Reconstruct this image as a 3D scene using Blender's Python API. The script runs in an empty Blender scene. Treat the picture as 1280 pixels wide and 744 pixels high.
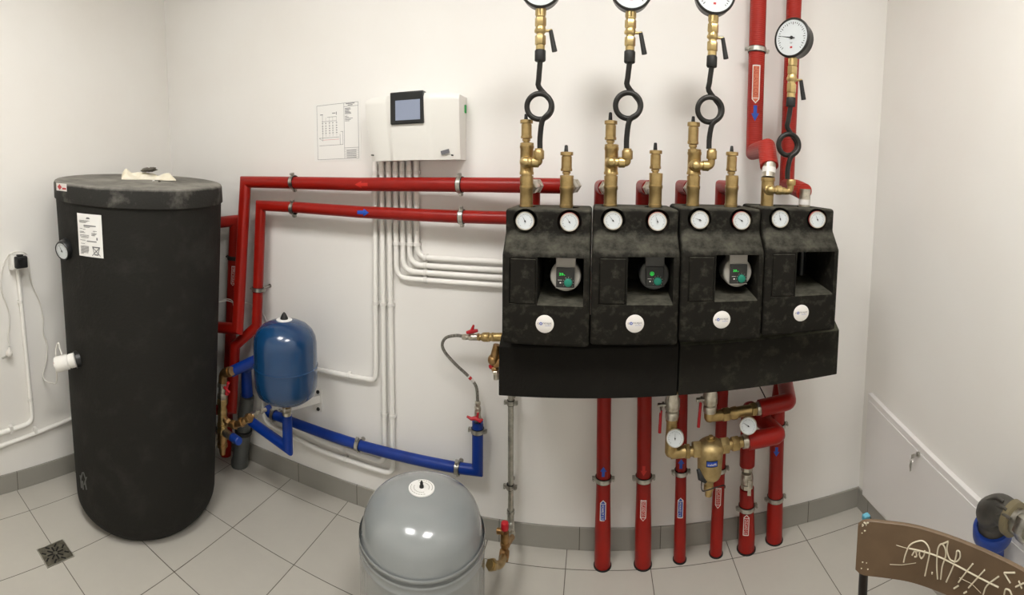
import bpy, bmesh, math, random
from math import pi, sin, cos, atan2, hypot, radians
from mathutils import Vector, Matrix
random.seed(7)
C = bpy.context.scene.collection
V = Vector

# ------------------------------------------------------------------ camera
# the photograph is a phone panorama: a cylinder camera, very slightly pitched down
F, CYP, YAW, PITCH, ROLL = 597.26, 267.58, -0.1737, 0.0782, 0.0083
H, W = 1.524, 1.856                 # eye height, distance to the back wall
XL, XR, YF, ZC = -2.262, 1.235, -1.5, 3.0
RZ = Matrix.Rotation(YAW, 3, 'Z'); RX = Matrix.Rotation(PITCH, 3, 'X'); RY = Matrix.Rotation(ROLL, 3, 'Y')
RC = RY @ RX @ RZ                   # world -> (right, forward, up)
cam_d = bpy.data.cameras.new('camera')
cam = bpy.data.objects.new('camera', cam_d); C.objects.link(cam)
cam_d.type = 'PANO'; cam_d.panorama_type = 'CENTRAL_CYLINDRICAL'
cam_d.central_cylindrical_radius = 1.0
cam_d.central_cylindrical_range_u_min = -640 / F; cam_d.central_cylindrical_range_u_max = 640 / F
cam_d.central_cylindrical_range_v_min = (CYP - 744) / F; cam_d.central_cylindrical_range_v_max = CYP / F
rt, fw, up = RC[0], RC[1], RC[2]
cam.matrix_world = Matrix(((rt[0], up[0], -fw[0], 0), (rt[1], up[1], -fw[1], 0), (rt[2], up[2], -fw[2], H), (0, 0, 0, 1)))
cam_d.clip_start = 0.02
bpy.context.scene.camera = cam
RCT = RC.transposed()
def ray(u, v):
    th = (u - 640) / F
    return RCT @ V((sin(th), cos(th), (CYP - v) / F))
def at(u, v, x=None, y=None, z=None):
    d = ray(u, v)
    t = x / d.x if x is not None else (y / d.y if y is not None else (z - H) / d.z)
    return V((0, 0, H)) + d * t
def rp(px, P):                      # radius in metres of something px wide at P
    return px / 2 / F * hypot(P[0], P[1])

# ------------------------------------------------------------------ materials
def mat(name, col, rough=.5, metal=0, col2=None, nscale=20, namt=.5, bump=0, bscale=60, emit=0, spec=.5, coat=0):
    m = bpy.data.materials.new(name); m.use_nodes = True
    nt = m.node_tree; b = nt.nodes['Principled BSDF']
    b.inputs['Base Color'].default_value = (*col, 1); b.inputs['Roughness'].default_value = rough
    b.inputs['Metallic'].default_value = metal; b.inputs['Specular IOR Level'].default_value = spec
    b.inputs['Coat Weight'].default_value = coat
    tc = nt.nodes.new('ShaderNodeTexCoord')
    if col2:
        n = nt.nodes.new('ShaderNodeTexNoise'); n.inputs['Scale'].default_value = nscale; n.inputs['Detail'].default_value = 5
        r = nt.nodes.new('ShaderNodeValToRGB')
        r.color_ramp.elements[0].position = .5 - namt * .25; r.color_ramp.elements[1].position = .5 + namt * .4
        r.color_ramp.elements[0].color = (*col, 1); r.color_ramp.elements[1].color = (*col2, 1)
        nt.links.new(tc.outputs['Object'], n.inputs['Vector']); nt.links.new(n.outputs['Fac'], r.inputs['Fac'])
        nt.links.new(r.outputs['Color'], b.inputs['Base Color'])
    if bump:
        n = nt.nodes.new('ShaderNodeTexNoise'); n.inputs['Scale'].default_value = bscale; n.inputs['Detail'].default_value = 4
        bp = nt.nodes.new('ShaderNodeBump'); bp.inputs['Strength'].default_value = bump; bp.inputs['Distance'].default_value = .002
        nt.links.new(tc.outputs['Object'], n.inputs['Vector']); nt.links.new(n.outputs['Fac'], bp.inputs['Height'])
        nt.links.new(bp.outputs['Normal'], b.inputs['Normal'])
    if emit:
        b.inputs['Emission Color'].default_value = (*col, 1); b.inputs['Emission Strength'].default_value = emit
    return m
def s(r, g, b):                     # sRGB bytes -> linear
    f = lambda c: ((c / 255 + .055) / 1.055) ** 2.4 if c > 10 else c / 255 / 12.92
    return (f(r), f(g), f(b))
M = {}
M['wall'] = mat('wall_paint', s(237, 235, 230), .55, col2=s(234, 231, 225), nscale=2, bump=.12, bscale=35, spec=.3)
M['wall_back'] = mat('wall_paint_back', s(238, 236, 232), .5, col2=s(235, 232, 227), nscale=2, bump=.12, bscale=35, spec=.3)
M['ceiling'] = mat('ceiling_paint', s(238, 236, 230), .8)
M['red'] = mat('red_pipe_foam', s(147, 23, 12), .36, col2=s(137, 20, 11), nscale=14, bump=.15, bscale=25, spec=.32)
M['red_rib'] = mat('red_pipe_foam_ribbed', s(164, 38, 25), .5, col2=s(152, 34, 23), nscale=14, bump=.15, bscale=25, spec=.35)
M['blue_foam'] = mat('blue_pipe_foam', s(2, 50, 138), .38, col2=s(2, 44, 126), nscale=14, bump=.15, bscale=25, spec=.4)
M['brass'] = mat('brass', s(188, 163, 114), .40, .95, col2=s(166, 142, 94), nscale=40, bump=.15, bscale=120)
M['brass_bright'] = mat('bright_brass', s(204, 182, 130), .34, .95, col2=s(188, 164, 112), nscale=40)
M['brass_cast'] = mat('cast_brass', s(184, 162, 116), .46, .88, col2=s(166, 144, 98), nscale=60, bump=.3, bscale=200)
M['bronze'] = mat('dull_bronze', s(178, 144, 98), .4, .95, col2=s(152, 116, 74), nscale=50)
M['steel'] = mat('zinc_steel', s(198, 196, 188), .33, 1, col2=s(160, 158, 150), nscale=50)
M['nickel'] = mat('nickel_plate', s(208, 203, 190), .32, .95, col2=s(172, 164, 148), nscale=50)
M['rubber'] = mat('black_rubber', s(22, 22, 21), .6)
M['blackgloss'] = mat('black_enamel', s(24, 25, 25), .35)
M['black_steel'] = mat('blackened_steel', s(30, 29, 27), .38, .3, col2=s(40, 38, 34), nscale=30)
M['white_pl'] = mat('white_plastic', s(232, 230, 224), .35)
M['white_pvc'] = mat('white_pvc', s(243, 241, 235), .4)
M['white_cable'] = mat('white_cable', s(225, 222, 214), .45)
M['paper'] = mat('paper', s(236, 235, 231), .7)
M['ink'] = mat('ink', s(105, 105, 108), .8)
M['inkdark'] = mat('dark_ink', s(30, 30, 30), .7)
M['inkred'] = mat('red_ink', s(205, 120, 120), .8)
M['grey_enamel'] = mat('grey_enamel', s(142, 146, 146), .22, col2=s(138, 142, 142), nscale=5, coat=.6)
M['blue_enamel'] = mat('blue_enamel', s(16, 62, 104), .25, col2=s(14, 57, 97), nscale=8, coat=.5)
M['grey_pvc'] = mat('grey_pvc', s(88, 90, 88), .45, col2=s(74, 76, 74), nscale=8)
M['label_blue'] = mat('label_blue', s(20, 60, 150), .45)
M['label_white'] = mat('label_white', s(226, 222, 217), .45)
M['label_red'] = mat('label_red', s(176, 40, 32), .45)
M['label_orange'] = mat('label_orange', s(205, 112, 78), .45)
M['arrow_red'] = mat('arrow_red', s(192, 34, 20), .45)
M['arrow_blue'] = mat('arrow_blue', s(22, 72, 170), .45)
M['handle_red'] = mat('red_handle', s(176, 22, 34), .35)
M['dial'] = mat('dial_face', s(208, 213, 215), .4)
M['screen'] = mat('display_glass', s(128, 136, 154), .2, emit=.3)
M['greenled'] = mat('green_digits', (0.02, .8, .08), .4, emit=.8)
M['greenknob'] = mat('green_knob', s(16, 120, 98), .35)
M['face'] = mat('pump_faceplate', s(34, 34, 32), .3)
M['pumpgrey'] = mat('pump_casting', s(170, 166, 158), .45)
M['pumpdark'] = mat('pump_casting_dark', s(84, 84, 82), .5)
M['cloth'] = mat('cream_rag', s(226, 218, 194), .9, col2=s(236, 230, 214), nscale=30, bump=.4, bscale=60)
M['grime'] = mat('grey_mortar', s(104, 98, 88), .9, col2=s(70, 66, 60), nscale=60, bump=.5)
M['drain'] = mat('drain_steel', s(130, 126, 112), .4, .8, col2=s(90, 86, 76), nscale=40)
M['void'] = mat('dark_slot', s(18, 17, 15), .8)
M['door'] = mat('cabinet_enamel', s(226, 223, 220), .3)
M['wood'] = mat('worn_plywood', s(106, 86, 64), .5, col2=s(88, 70, 50), nscale=9, bump=.2, bscale=40)
M['chair_metal'] = mat('dark_chair_tube', s(38, 34, 30), .4, .4)
M['chalk'] = mat('white_scribble', s(205, 196, 172), .8)
M['tape'] = mat('blue_tape', s(84, 146, 164), .6)
M['blue_pl'] = mat('blue_plastic', s(22, 58, 140), .4)
M['dirty_black'] = mat('dusty_black_plastic', s(44, 43, 40), .5, col2=s(88, 84, 76), nscale=12)
M['olive'] = mat('olive_ring', s(112, 102, 76), .5)
M['braid'] = mat('braided_steel', s(150, 146, 138), .4, .8, col2=s(100, 98, 92), nscale=160)
M['lamp'] = mat('lamp_diffuser', (1, .98, .955), .5, emit=1)
M['plug_red'] = mat('red_mark', s(190, 40, 40), .5)
M['green_pl'] = mat('green_terminal', s(40, 160, 80), .5)
# stretch the grain of the plywood
def add_grain(m):
    nt = m.node_tree; b = nt.nodes['Principled BSDF']
# dusty foam (EPP) with moulded dot grid
def epp(name, base, dust, amt, scale):
    m = mat(name, base, .75, col2=None, bump=.6, bscale=90, spec=.16)
    nt = m.node_tree; b = nt.nodes['Principled BSDF']; tc = nt.nodes['Texture Coordinate']
    n1 = nt.nodes.new('ShaderNodeTexNoise'); n1.inputs['Scale'].default_value = scale; n1.inputs['Detail'].default_value = 8; n1.inputs['Roughness'].default_value = .65
    n2 = nt.nodes.new('ShaderNodeTexVoronoi'); n2.inputs['Scale'].default_value = 220
    geo = nt.nodes.new('ShaderNodeNewGeometry'); sx = nt.nodes.new('ShaderNodeSeparateXYZ')
    # dust settles on faces that look up
    up_ = nt.nodes.new('ShaderNodeMapRange'); up_.inputs['From Min'].default_value = .15; up_.inputs['From Max'].default_value = .8; up_.inputs['To Min'].default_value = 0; up_.inputs['To Max'].default_value = .36
    add = nt.nodes.new('ShaderNodeMath'); add.operation = 'ADD'
    ramp = nt.nodes.new('ShaderNodeMapRange'); ramp.inputs['From Min'].default_value = .52; ramp.inputs['From Max'].default_value = .95; ramp.inputs['To Max'].default_value = amt
    mix = nt.nodes.new('ShaderNodeMix'); mix.data_type = 'RGBA'
    mix.inputs['A'].default_value = (*base, 1); mix.inputs['B'].default_value = (*dust, 1)
    L = nt.links.new
    L(tc.outputs['Object'], n1.inputs['Vector']); L(geo.outputs['Normal'], sx.inputs[0]); L(sx.outputs['Z'], up_.inputs['Value'])
    L(n1.outputs['Fac'], add.inputs[0]); L(up_.outputs[0], add.inputs[1]); L(add.outputs[0], ramp.inputs['Value'])
    L(ramp.outputs[0], mix.inputs['Factor']); L(mix.outputs['Result'], b.inputs['Base Color'])
    return m
M['epp'] = epp('black_foam', s(24, 22, 17), s(122, 120, 106), .36, 34)
M['epp_dark'] = epp('black_foam_cover', s(20, 18, 14), s(44, 42, 36), .35, 10)
M['epp_mottled'] = epp('mottled_foam_cover', s(28, 26, 21), s(78, 78, 64), .8, 26)
M['jacket'] = epp('black_tank_jacket', s(36, 35, 32), s(100, 98, 92), .22, 7)
M['lidmat'] = epp('tank_lid_plastic', s(45, 44, 41), s(170, 166, 156), .6, 7)
# ribbed variant: fine rings round the foam
def ribs(m, freq=260):
    nt = m.node_tree; b = nt.nodes['Principled BSDF']; tc = nt.nodes['Texture Coordinate']
    w = nt.nodes.new('ShaderNodeTexWave'); w.bands_direction = 'Z'; w.inputs['Scale'].default_value = freq / 6.28
    bp = nt.nodes.new('ShaderNodeBump'); bp.inputs['Strength'].default_value = .35; bp.inputs['Distance'].default_value = .003
    nt.links.new(tc.outputs['Object'], w.inputs['Vector']); nt.links.new(w.outputs['Fac'], bp.inputs['Height']); nt.links.new(bp.outputs['Normal'], b.inputs['Normal'])
ribs(M['red_rib'])
# floor tiles
def tile_mat(name, x0, y0, T, base, grout, axes='XY'):
    m = mat(name, base, .38, spec=.45); nt = m.node_tree; b = nt.nodes['Principled BSDF']; L = nt.links.new
    tc = nt.nodes['Texture Coordinate']; sx = nt.nodes.new('ShaderNodeSeparateXYZ'); L(tc.outputs['Object'], sx.inputs[0])
    def math_(op, a, b_=None):
        n = nt.nodes.new('ShaderNodeMath'); n.operation = op
        for k, v in ((0, a), (1, b_)):
            if v is None: continue
            if isinstance(v, (int, float)): n.inputs[k].default_value = v
            else: L(v, n.inputs[k])
        return n.outputs[0]
    outs, cells = [], []
    for ax, o in ((axes[0], x0), (axes[1], y0)) if len(axes) > 1 else ((axes[0], x0),):
        q = math_('DIVIDE', math_('SUBTRACT', sx.outputs[ax], o), T)
        fr = math_('FRACT', q); cells.append(math_('FLOOR', q))
        d = math_('MINIMUM', fr, math_('SUBTRACT', 1.0, fr))
        outs.append(math_('LESS_THAN', d, .0016 / T))
    g = outs[0] if len(outs) == 1 else math_('MAXIMUM', outs[0], outs[1])
    n1 = nt.nodes.new('ShaderNodeTexNoise'); n1.inputs['Scale'].default_value = 7; n1.inputs['Detail'].default_value = 8; n1.inputs['Roughness'].default_value = .7
    L(tc.outputs['Object'], n1.inputs['Vector'])
    cx = nt.nodes.new('ShaderNodeCombineXYZ'); L(cells[0], cx.inputs[0])
    if len(cells) > 1: L(cells[1], cx.inputs[1])
    wn = nt.nodes.new('ShaderNodeTexWhiteNoise'); L(cx.outputs[0], wn.inputs['Vector'])
    val = math_('ADD', math_('MULTIPLY', n1.outputs['Fac'], .14), math_('MULTIPLY', wn.outputs['Value'], .04))
    val = math_('ADD', val, .91)
    hsv = nt.nodes.new('ShaderNodeHueSaturation'); hsv.inputs['Color'].default_value = (*base, 1); L(val, hsv.inputs['Value'])
    mix = nt.nodes.new('ShaderNodeMix'); mix.data_type = 'RGBA'; L(g, mix.inputs['Factor']); L(hsv.outputs[0], mix.inputs['A']); mix.inputs['B'].default_value = (*grout, 1)
    L(mix.outputs['Result'], b.inputs['Base Color'])
    bp = nt.nodes.new('ShaderNodeBump'); bp.inputs['Strength'].default_value = .6; bp.inputs['Distance'].default_value = .002; bp.invert = True
    L(g, bp.inputs['Height']); L(bp.outputs['Normal'], b.inputs['Normal'])
    return m
T = .333
M['tiles'] = tile_mat('floor_tiles', -.084, 1.750, T, s(188, 184, 174), s(92, 86, 76))
M['skirt_x'] = tile_mat('skirting_tiles_back', -.084 + .05, 0, T, s(150, 147, 139), s(82, 77, 68), 'X')
M['skirt_y'] = tile_mat('skirting_tiles_side', 1.09, 0, T, s(150, 147, 139), s(82, 77, 68), 'Y')

# ------------------------------------------------------------------ mesh builder
def frame(c, n, upv=(0, 0, 1)):
    n = V(n).normalized(); u = V(upv)
    if abs(n.dot(u.normalized())) > .98: u = V((0, 0, 1)) if abs(n.z) < .7 else V((0, 1, 0))
    x = u.cross(n).normalized(); y = n.cross(x)
    return Matrix(((x.x, y.x, n.x, c[0]), (x.y, y.y, n.y, c[1]), (x.z, y.z, n.z, c[2]), (0, 0, 0, 1)))
TXT = {}
def text_geo(txt):
    if txt not in TXT:
        cu = bpy.data.curves.new('t', 'FONT'); cu.body = txt; cu.size = 1; cu.align_x = 'CENTER'; cu.align_y = 'CENTER'; cu.resolution_u = 2
        o = bpy.data.objects.new('t', cu); C.objects.link(o)
        bpy.context.view_layer.update()
        me = o.to_mesh()
        vs = [v.co.copy() for v in me.vertices]; fs = [tuple(p.vertices) for p in me.polygons]
        o.to_mesh_clear(); bpy.data.objects.remove(o); bpy.data.curves.remove(cu)
        xs = [v.x for v in vs]; ys = [v.y for v in vs]
        cx, cy = (min(xs) + max(xs)) / 2, (min(ys) + max(ys)) / 2
        w, h = max(xs) - min(xs), max(ys) - min(ys)
        TXT[txt] = ([((v.x - cx) / w, (v.y - cy) / h) for v in vs], fs)
    return TXT[txt]
class MB:
    def __init__(self): self.v = []; self.f = []; self.m = []; self.sm = []; self.mi = 0; self.X = Matrix.Identity(4)
    def mat(self, i): self.mi = i; return self
    def xf(self, m): self.X = m; return self
    def add(self, vs, fs, smooth=True):
        b = len(self.v)
        for p in vs: self.v.append(self.X @ V(p))
        for q in fs: self.f.append(tuple(b + i for i in q)); self.m.append(self.mi); self.sm.append(smooth)
        return self
    def box(self, lo, hi):
        x0, y0, z0 = lo; x1, y1, z1 = hi
        return self.add([(x0,y0,z0),(x1,y0,z0),(x1,y1,z0),(x0,y1,z0),(x0,y0,z1),(x1,y0,z1),(x1,y1,z1),(x0,y1,z1)],
                        [(0,3,2,1),(4,5,6,7),(0,1,5,4),(1,2,6,5),(2,3,7,6),(3,0,4,7)], False)
    def rings(self, rings, closed=False, cap=True, smooth=True):
        n = len(rings[0]); vs = [p for r in rings for p in r]; fs = []
        k = len(rings)
        for i in range(k if closed else k - 1):
            a, b = i * n, ((i + 1) % k) * n
            for j in range(n):
                fs.append((a + j, a + (j + 1) % n, b + (j + 1) % n, b + j))
        if cap and not closed:
            fs.append(tuple(range(n - 1, -1, -1))); fs.append(tuple((k - 1) * n + j for j in range(n)))
        b0 = len(self.f); self.add(vs, fs, smooth)
        if cap and not closed: self.sm[-1] = self.sm[-2] = False
        return self
    def tube(self, pts, r, seg=20, closed=False, flat=None):
        pts = [V(p) for p in pts]; n = len(pts); rs = r if isinstance(r, (list, tuple)) else [r] * n
        dirs = []
        for i in range(n if closed else n - 1): dirs.append((pts[(i + 1) % n] - pts[i]).normalized())
        d0 = dirs[0]; a = V((0, 0, 1)) if abs(d0.z) < .9 else V((0, 1, 0))
        nx = d0.cross(a).normalized(); rings = []
        for i in range(n):
            if closed: di, do = dirs[i - 1], dirs[i]
            else: di = dirs[max(0, i - 1)]; do = dirs[min(i, n - 2)]
            # transport frame along incoming direction
            nx = (nx - di * nx.dot(di)).normalized(); ny = di.cross(nx)
            t = (di + do).normalized() if (di + do).length > 1e-6 else di
            ring = []
            for j in range(seg):
                an = 2 * pi * j / seg; off = (nx * cos(an) + ny * sin(an)) * rs[i]
                k = -off.dot(t) / max(di.dot(t), .2)       # slide along the pipe to the mitre plane
                ring.append(pts[i] + off + di * k)
            rings.append(ring)
            q = di.rotation_difference(do); nx = q @ nx
        return self.rings(rings, closed)
    def lathe(self, p0, p1, prof, seg=24, smooth=True, closed=False):
        """prof: (distance along from p0, radius)"""
        p0, p1 = V(p0), V(p1); m = frame(p0, p1 - p0, (0, 1, .01)); old = self.X; self.X = old @ m
        out = []
        for i, (t, r) in enumerate(prof): out.append([(r * cos(2 * pi * j / seg), r * sin(2 * pi * j / seg), t) for j in range(seg)])
        self.rings(out, closed=closed, smooth=smooth); self.X = old; return self
    def cyl(self, p0, p1, r, r2=None, seg=24, bev=0):
        L = (V(p1) - V(p0)).length; r2 = r if r2 is None else r2
        pr = [(0, r), (L, r2)] if not bev else [(0, r - bev), (bev, r), (L - bev, r2), (L, r2 - bev)]
        return self.lathe(p0, p1, pr, seg)
    def hex(self, p0, p1, r, seg=6):
        L = (V(p1) - V(p0)).length; b = min(.12 * L, r * .15)
        return self.lathe(p0, p1, [(0, r * .9), (b, r), (L - b, r), (L, r * .9)], seg, False)
    def ball(self, c, r, seg=16, sc=(1, 1, 1)):
        rings = []; c = V(c)
        for i in range(1, seg // 2):
            th = pi * i / (seg // 2)
            rings.append([c + V((r * sc[0] * sin(th) * cos(2*pi*j/seg), r * sc[1] * sin(th) * sin(2*pi*j/seg), r * sc[2] * cos(th))) for j in range(seg)])
        rings = rings[::-1]
        return self.rings(rings)
    def torus(self, fr, R, r, seg=32, s2=10, a0=0, a1=2 * pi):
        pts = [fr @ V((R * cos(a0 + (a1 - a0) * i / seg), R * sin(a0 + (a1 - a0) * i / seg), 0)) for i in range(seg + (0 if abs(a1 - a0 - 2 * pi) < 1e-6 else 1))]
        return self.tube(pts, r, s2, closed=abs(a1 - a0 - 2 * pi) < 1e-6)
    def prism(self, poly, d0, d1):
        """poly in local xy, extruded from z=d0 to d1"""
        n = len(poly); vs = [(x, y, d0) for x, y in poly] + [(x, y, d1) for x, y in poly]
        fs = [tuple(range(n - 1, -1, -1)), tuple(range(n, 2 * n))] + [(i, (i + 1) % n, n + (i + 1) % n, n + i) for i in range(n)]
        return self.add(vs, fs, False)
    def text(self, txt, w, h, z=0.0, cx=0, cy=0):
        vs, fs = text_geo(txt); return self.add([(cx + x * w, cy + y * h, z) for x, y in vs], fs, False)
    def build(self, name, mats, parent=None, bevel=0, **tags):
        me = bpy.data.meshes.new(name)
        off = parent.matrix_world.translation if parent is not None else V((0, 0, 0))
        off = V(parent['_o']) if parent is not None and '_o' in parent else off
        org = V((0, 0, 0))
        if parent is None and self.v and not tags.get('kind') == 'structure':
            xs = [p.x for p in self.v]; ys = [p.y for p in self.v]; zs = [p.z for p in self.v]
            org = V(((min(xs) + max(xs)) / 2, (min(ys) + max(ys)) / 2, min(zs)))
        me.from_pydata([tuple(p - off - org) for p in self.v], [], self.f); me.validate(verbose=False)
        if len(me.polygons) == len(self.f):
            me.polygons.foreach_set('material_index', self.m); me.polygons.foreach_set('use_smooth', self.sm)
        for m in (mats if isinstance(mats, (list, tuple)) else [mats]): me.materials.append(M[m])
        bm = bmesh.new(); bm.from_mesh(me); bmesh.ops.recalc_face_normals(bm, faces=bm.faces); bm.to_mesh(me); bm.free()
        me.update(); me.set_sharp_from_angle(angle=radians(40))
        o = bpy.data.objects.new(name, me); C.objects.link(o)
        if parent is not None: o.parent = parent
        else: o.location = org
        o['_o'] = tuple(off + org)
        if bevel:
            b = o.modifiers.new('bevel', 'BEVEL'); b.width = bevel; b.segments = 3; b.limit_method = 'ANGLE'; b.angle_limit = radians(35); b.harden_normals = False
        for k, v in tags.items(): o[k] = v
        return o
def thing(name, loc, label, category, group=None):
    o = bpy.data.objects.new(name, None); C.objects.link(o); o.location = loc; o.empty_display_size = .05
    o['_o'] = tuple(loc); o['label'] = label; o['category'] = category
    if group: o['group'] = group
    return o
def rounded(pts, rad, n=6):
    pts = [V(p) for p in pts]; out = [pts[0]]
    for i in range(1, len(pts) - 1):
        a, b, c = pts[i - 1], pts[i], pts[i + 1]
        r = min(rad, (a - b).length * .49, (c - b).length * .49)
        p, q = b + (a - b).normalized() * r, b + (c - b).normalized() * r
        for k in range(n + 1):
            t = k / n; out.append(p * (1 - t) ** 2 + b * 2 * t * (1 - t) + q * t * t)
    out.append(pts[-1]); return out
def smooth_path(pts, n=8):
    pts = [V(p) for p in pts]; P = [pts[0] * 2 - pts[1]] + pts + [pts[-1] * 2 - pts[-2]]; out = []
    for i in range(1, len(P) - 2):
        for k in range(n):
            t = k / n; a, b, c, d = P[i-1], P[i], P[i+1], P[i+2]
            out.append(.5 * ((2*b) + (c-a)*t + (2*a-5*b+4*c-d)*t*t + (3*b-a-3*c+d)*t**3))
    out.append(pts[-1]); return out
def bake(o):
    dg = bpy.context.evaluated_depsgraph_get(); me = bpy.data.meshes.new_from_object(o.evaluated_get(dg)); o.modifiers.clear(); o.data = me

# ------------------------------------------------------------------ room
ST = dict(kind='structure')
MB().box((XL - .1, YF - .1, -.1), (XR + .1, W + .1, 0)).build('floor', 'tiles', **ST)
MB().box((XL - .1, W, 0), (XR + .1, W + .1, ZC)).build('wall_back', 'wall_back', **ST)
MB().box((XL - .1, YF, 0), (XL, W, ZC)).build('wall_left', 'wall', **ST)
MB().box((XR, YF, 0), (XR + .1, W, ZC)).build('wall_right', 'wall', **ST)
MB().box((XL - .1, YF - .1, 0), (XR + .1, YF, ZC)).build('wall_front', 'wall', **ST)
MB().box((XL - .1, YF - .1, ZC), (XR + .1, W + .1, ZC + .1)).build('ceiling', 'ceiling', **ST)
SK = .096
MB().box((XL, W - .009, 0), (XR, W, SK)).build('baseboard_back', 'skirt_x', bevel=.0015, **ST)
MB().box((XL, YF, 0), (XL + .009, W - .009, SK)).build('baseboard_left', 'skirt_y', bevel=.0015, **ST)
MB().box((XR - .009, YF, 0), (XR, W - .009, SK)).build('baseboard_right', 'skirt_y', bevel=.0015, **ST)

# ceiling lights
for i, (lx, ly, lab) in enumerate([(-.92, .22, 'left one of two square white ceiling light panels, above the tanks'), (.34, .24, 'right one of two square white ceiling light panels, above the pump groups')]):
    t = thing('ceiling_light', (lx, ly, ZC - .05), lab, 'light', 'ceiling light panels')
    MB().box((lx - .31, ly - .31, ZC - .05), (lx + .31, ly + .31, ZC - .001)).build('light_frame', 'white_pl', t, bevel=.004)
    MB().box((lx - .29, ly - .29, ZC - .053), (lx + .29, ly + .29, ZC - .0501)).build('diffuser', 'lamp', t)

# ------------------------------------------------------------------ labels on pipes
def cylmap(c, a, n, R):
    c, a, n = V(c), V(a).normalized(), V(n); n = (n - a * n.dot(a)).normalized(); b = n.cross(a) * -1
    return lambda s_, t_, h: c + a * t_ + (n * cos(s_ / R) + b * sin(s_ / R)) * (R + h)
def fill(mb, mp, sl, tops, bots, h):
    k = len(sl); vs = []
    for i in range(k): vs += [mp(sl[i], bots[i], h), mp(sl[i], tops[i], h)]
    mb.add(vs, [(2*i, 2*i+2, 2*i+3, 2*i+1) for i in range(k - 1)], False)
def pent(mb, mp, w, L, tip, h, d):
    """pentagon label, point towards +t if d>0"""
    n = 8; sl = [-w/2 + w * i / n for i in range(n + 1)]
    ends = [L/2 - tip * abs(x) / (w/2) for x in sl]; fl = [-L/2] * (n + 1)
    if d > 0: fill(mb, mp, sl, ends, fl, h)
    else: fill(mb, mp, sl, [L/2] * (n + 1), [-e for e in ends], h)
def pipe_label(parent, c, a, R, d, w, L, ground, txt, textm='label_white', border='label_white', flip=False, label=None):
    n = V((-c[0], -c[1], 0)); mp = cylmap(c, a, n, R); mb = MB(); tip = w * .55
    mb.mat(0); pent(mb, mp, w, L, tip, .0006, d); mb.mat(1); pent(mb, mp, w * .76, L - w * .3, tip * .8, .0010, d)
    # bar under the arrowhead
    tb = (L/2 - tip - w*.12) * d; e = w * .05
    sl = [-w * .38 + w * .76 * i / 4 for i in range(5)]; mb.mat(0); fill(mb, mp, sl, [tb + e] * 5, [tb - e] * 5, .0013)
    lab = mb.build('pipe_label', [border, ground], parent)
    if label: lab['label'] = label
    if txt:
        vs, fs = text_geo(txt); tl = L - tip - w * .55; mid = -d * (L/2 - tl/2 - w*.2)
        tm = MB(); tm.add([mp(y * w * .5, mid - x * tl, .0014) for x, y in vs], fs, False)
        tm.build('lettering', textm, lab)
    return lab
def arrow(parent, c, a, R, d, w, L, m, n=None, label=None):
    n = V((-c[0], -c[1], 0)) if n is None else n
    mp = cylmap(c, a, n, R); mb = MB(); k = 6
    sl = [-w*.22 + w*.44*i/k for i in range(k+1)]
    f = (lambda t: t) if d > 0 else (lambda t: -t)
    def put(sl, hi, lo):
        if d > 0: fill(mb, mp, sl, hi, lo, .0008)
        else: fill(mb, mp, sl, [-x for x in lo], [-x for x in hi], .0008)
    put(sl, [0.05*L] * (k+1), [-L/2] * (k+1))
    sl = [-w/2 + w*i/8 for i in range(9)]; put(sl, [L/2 - .5*L*abs(x)/(w/2) for x in sl], [0.0] * 9)
    o = mb.build('flow_arrow', m, parent)
    if label: o['label'] = label
    return o

def clamp(c, a, R, wall, label, ears=(1, 0, 0), mt='steel'):
    """two-part pipe clip round axis a at c, with ears along 'ears', stud to wall"""
    c = V(c); a = V(a).normalized(); t = thing('pipe_clamp', c, label, 'clamp', 'steel pipe clamps')
    e = V(ears); e = (e - a * e.dot(a)).normalized()
    mb = MB(); hw = .008
    out = []
    mb.lathe(c - a * hw, c + a * hw, [(0, R + .0025), (0, R + .005), (2*hw, R + .005), (2*hw, R + .0025)], 28, closed=True)
    for sg in (1, -1):
        p = c + e * sg * (R + .003); fr = frame(p, e * sg, a)
        mb.xf(fr)
        mb.box((-.0065, -.0065, 0), (-.0015, .0065, .013)); mb.box((.0015, -.0065, 0), (.0065, .0065, .013)); mb.xf(Matrix.Identity(4))
    mb.build('band', mt, t)
    MB().lathe(c - a * (hw + .003), c + a * (hw + .003), [(0, R + .0013), (0, R + .0030), (2*hw + .006, R + .0030), (2*hw + .006, R + .0013)], 28, closed=True).build('rubber_lining', 'rubber', t)
    for sg in (1, -1):
        p = c + e * sg * (R + .010); nrm = V((0, 1, 0)) if abs(e.y) < .9 else V((1, 0, 0)); q = nrm.cross(a) if False else nrm
        MB().cyl(p - q * .012, p + q * .008, .0022, seg=8).hex(p - q * .016, p - q * .011, .005).build('screw', mt, t)
    if wall is not None:
        w_ = V(wall); d_ = (w_ - c).normalized()
        MB().cyl(c + d_ * (R + .003), w_, .004, seg=10).cyl(w_ - d_ * .003, w_, .010, seg=16).build('stud', mt, t)
    return t

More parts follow.
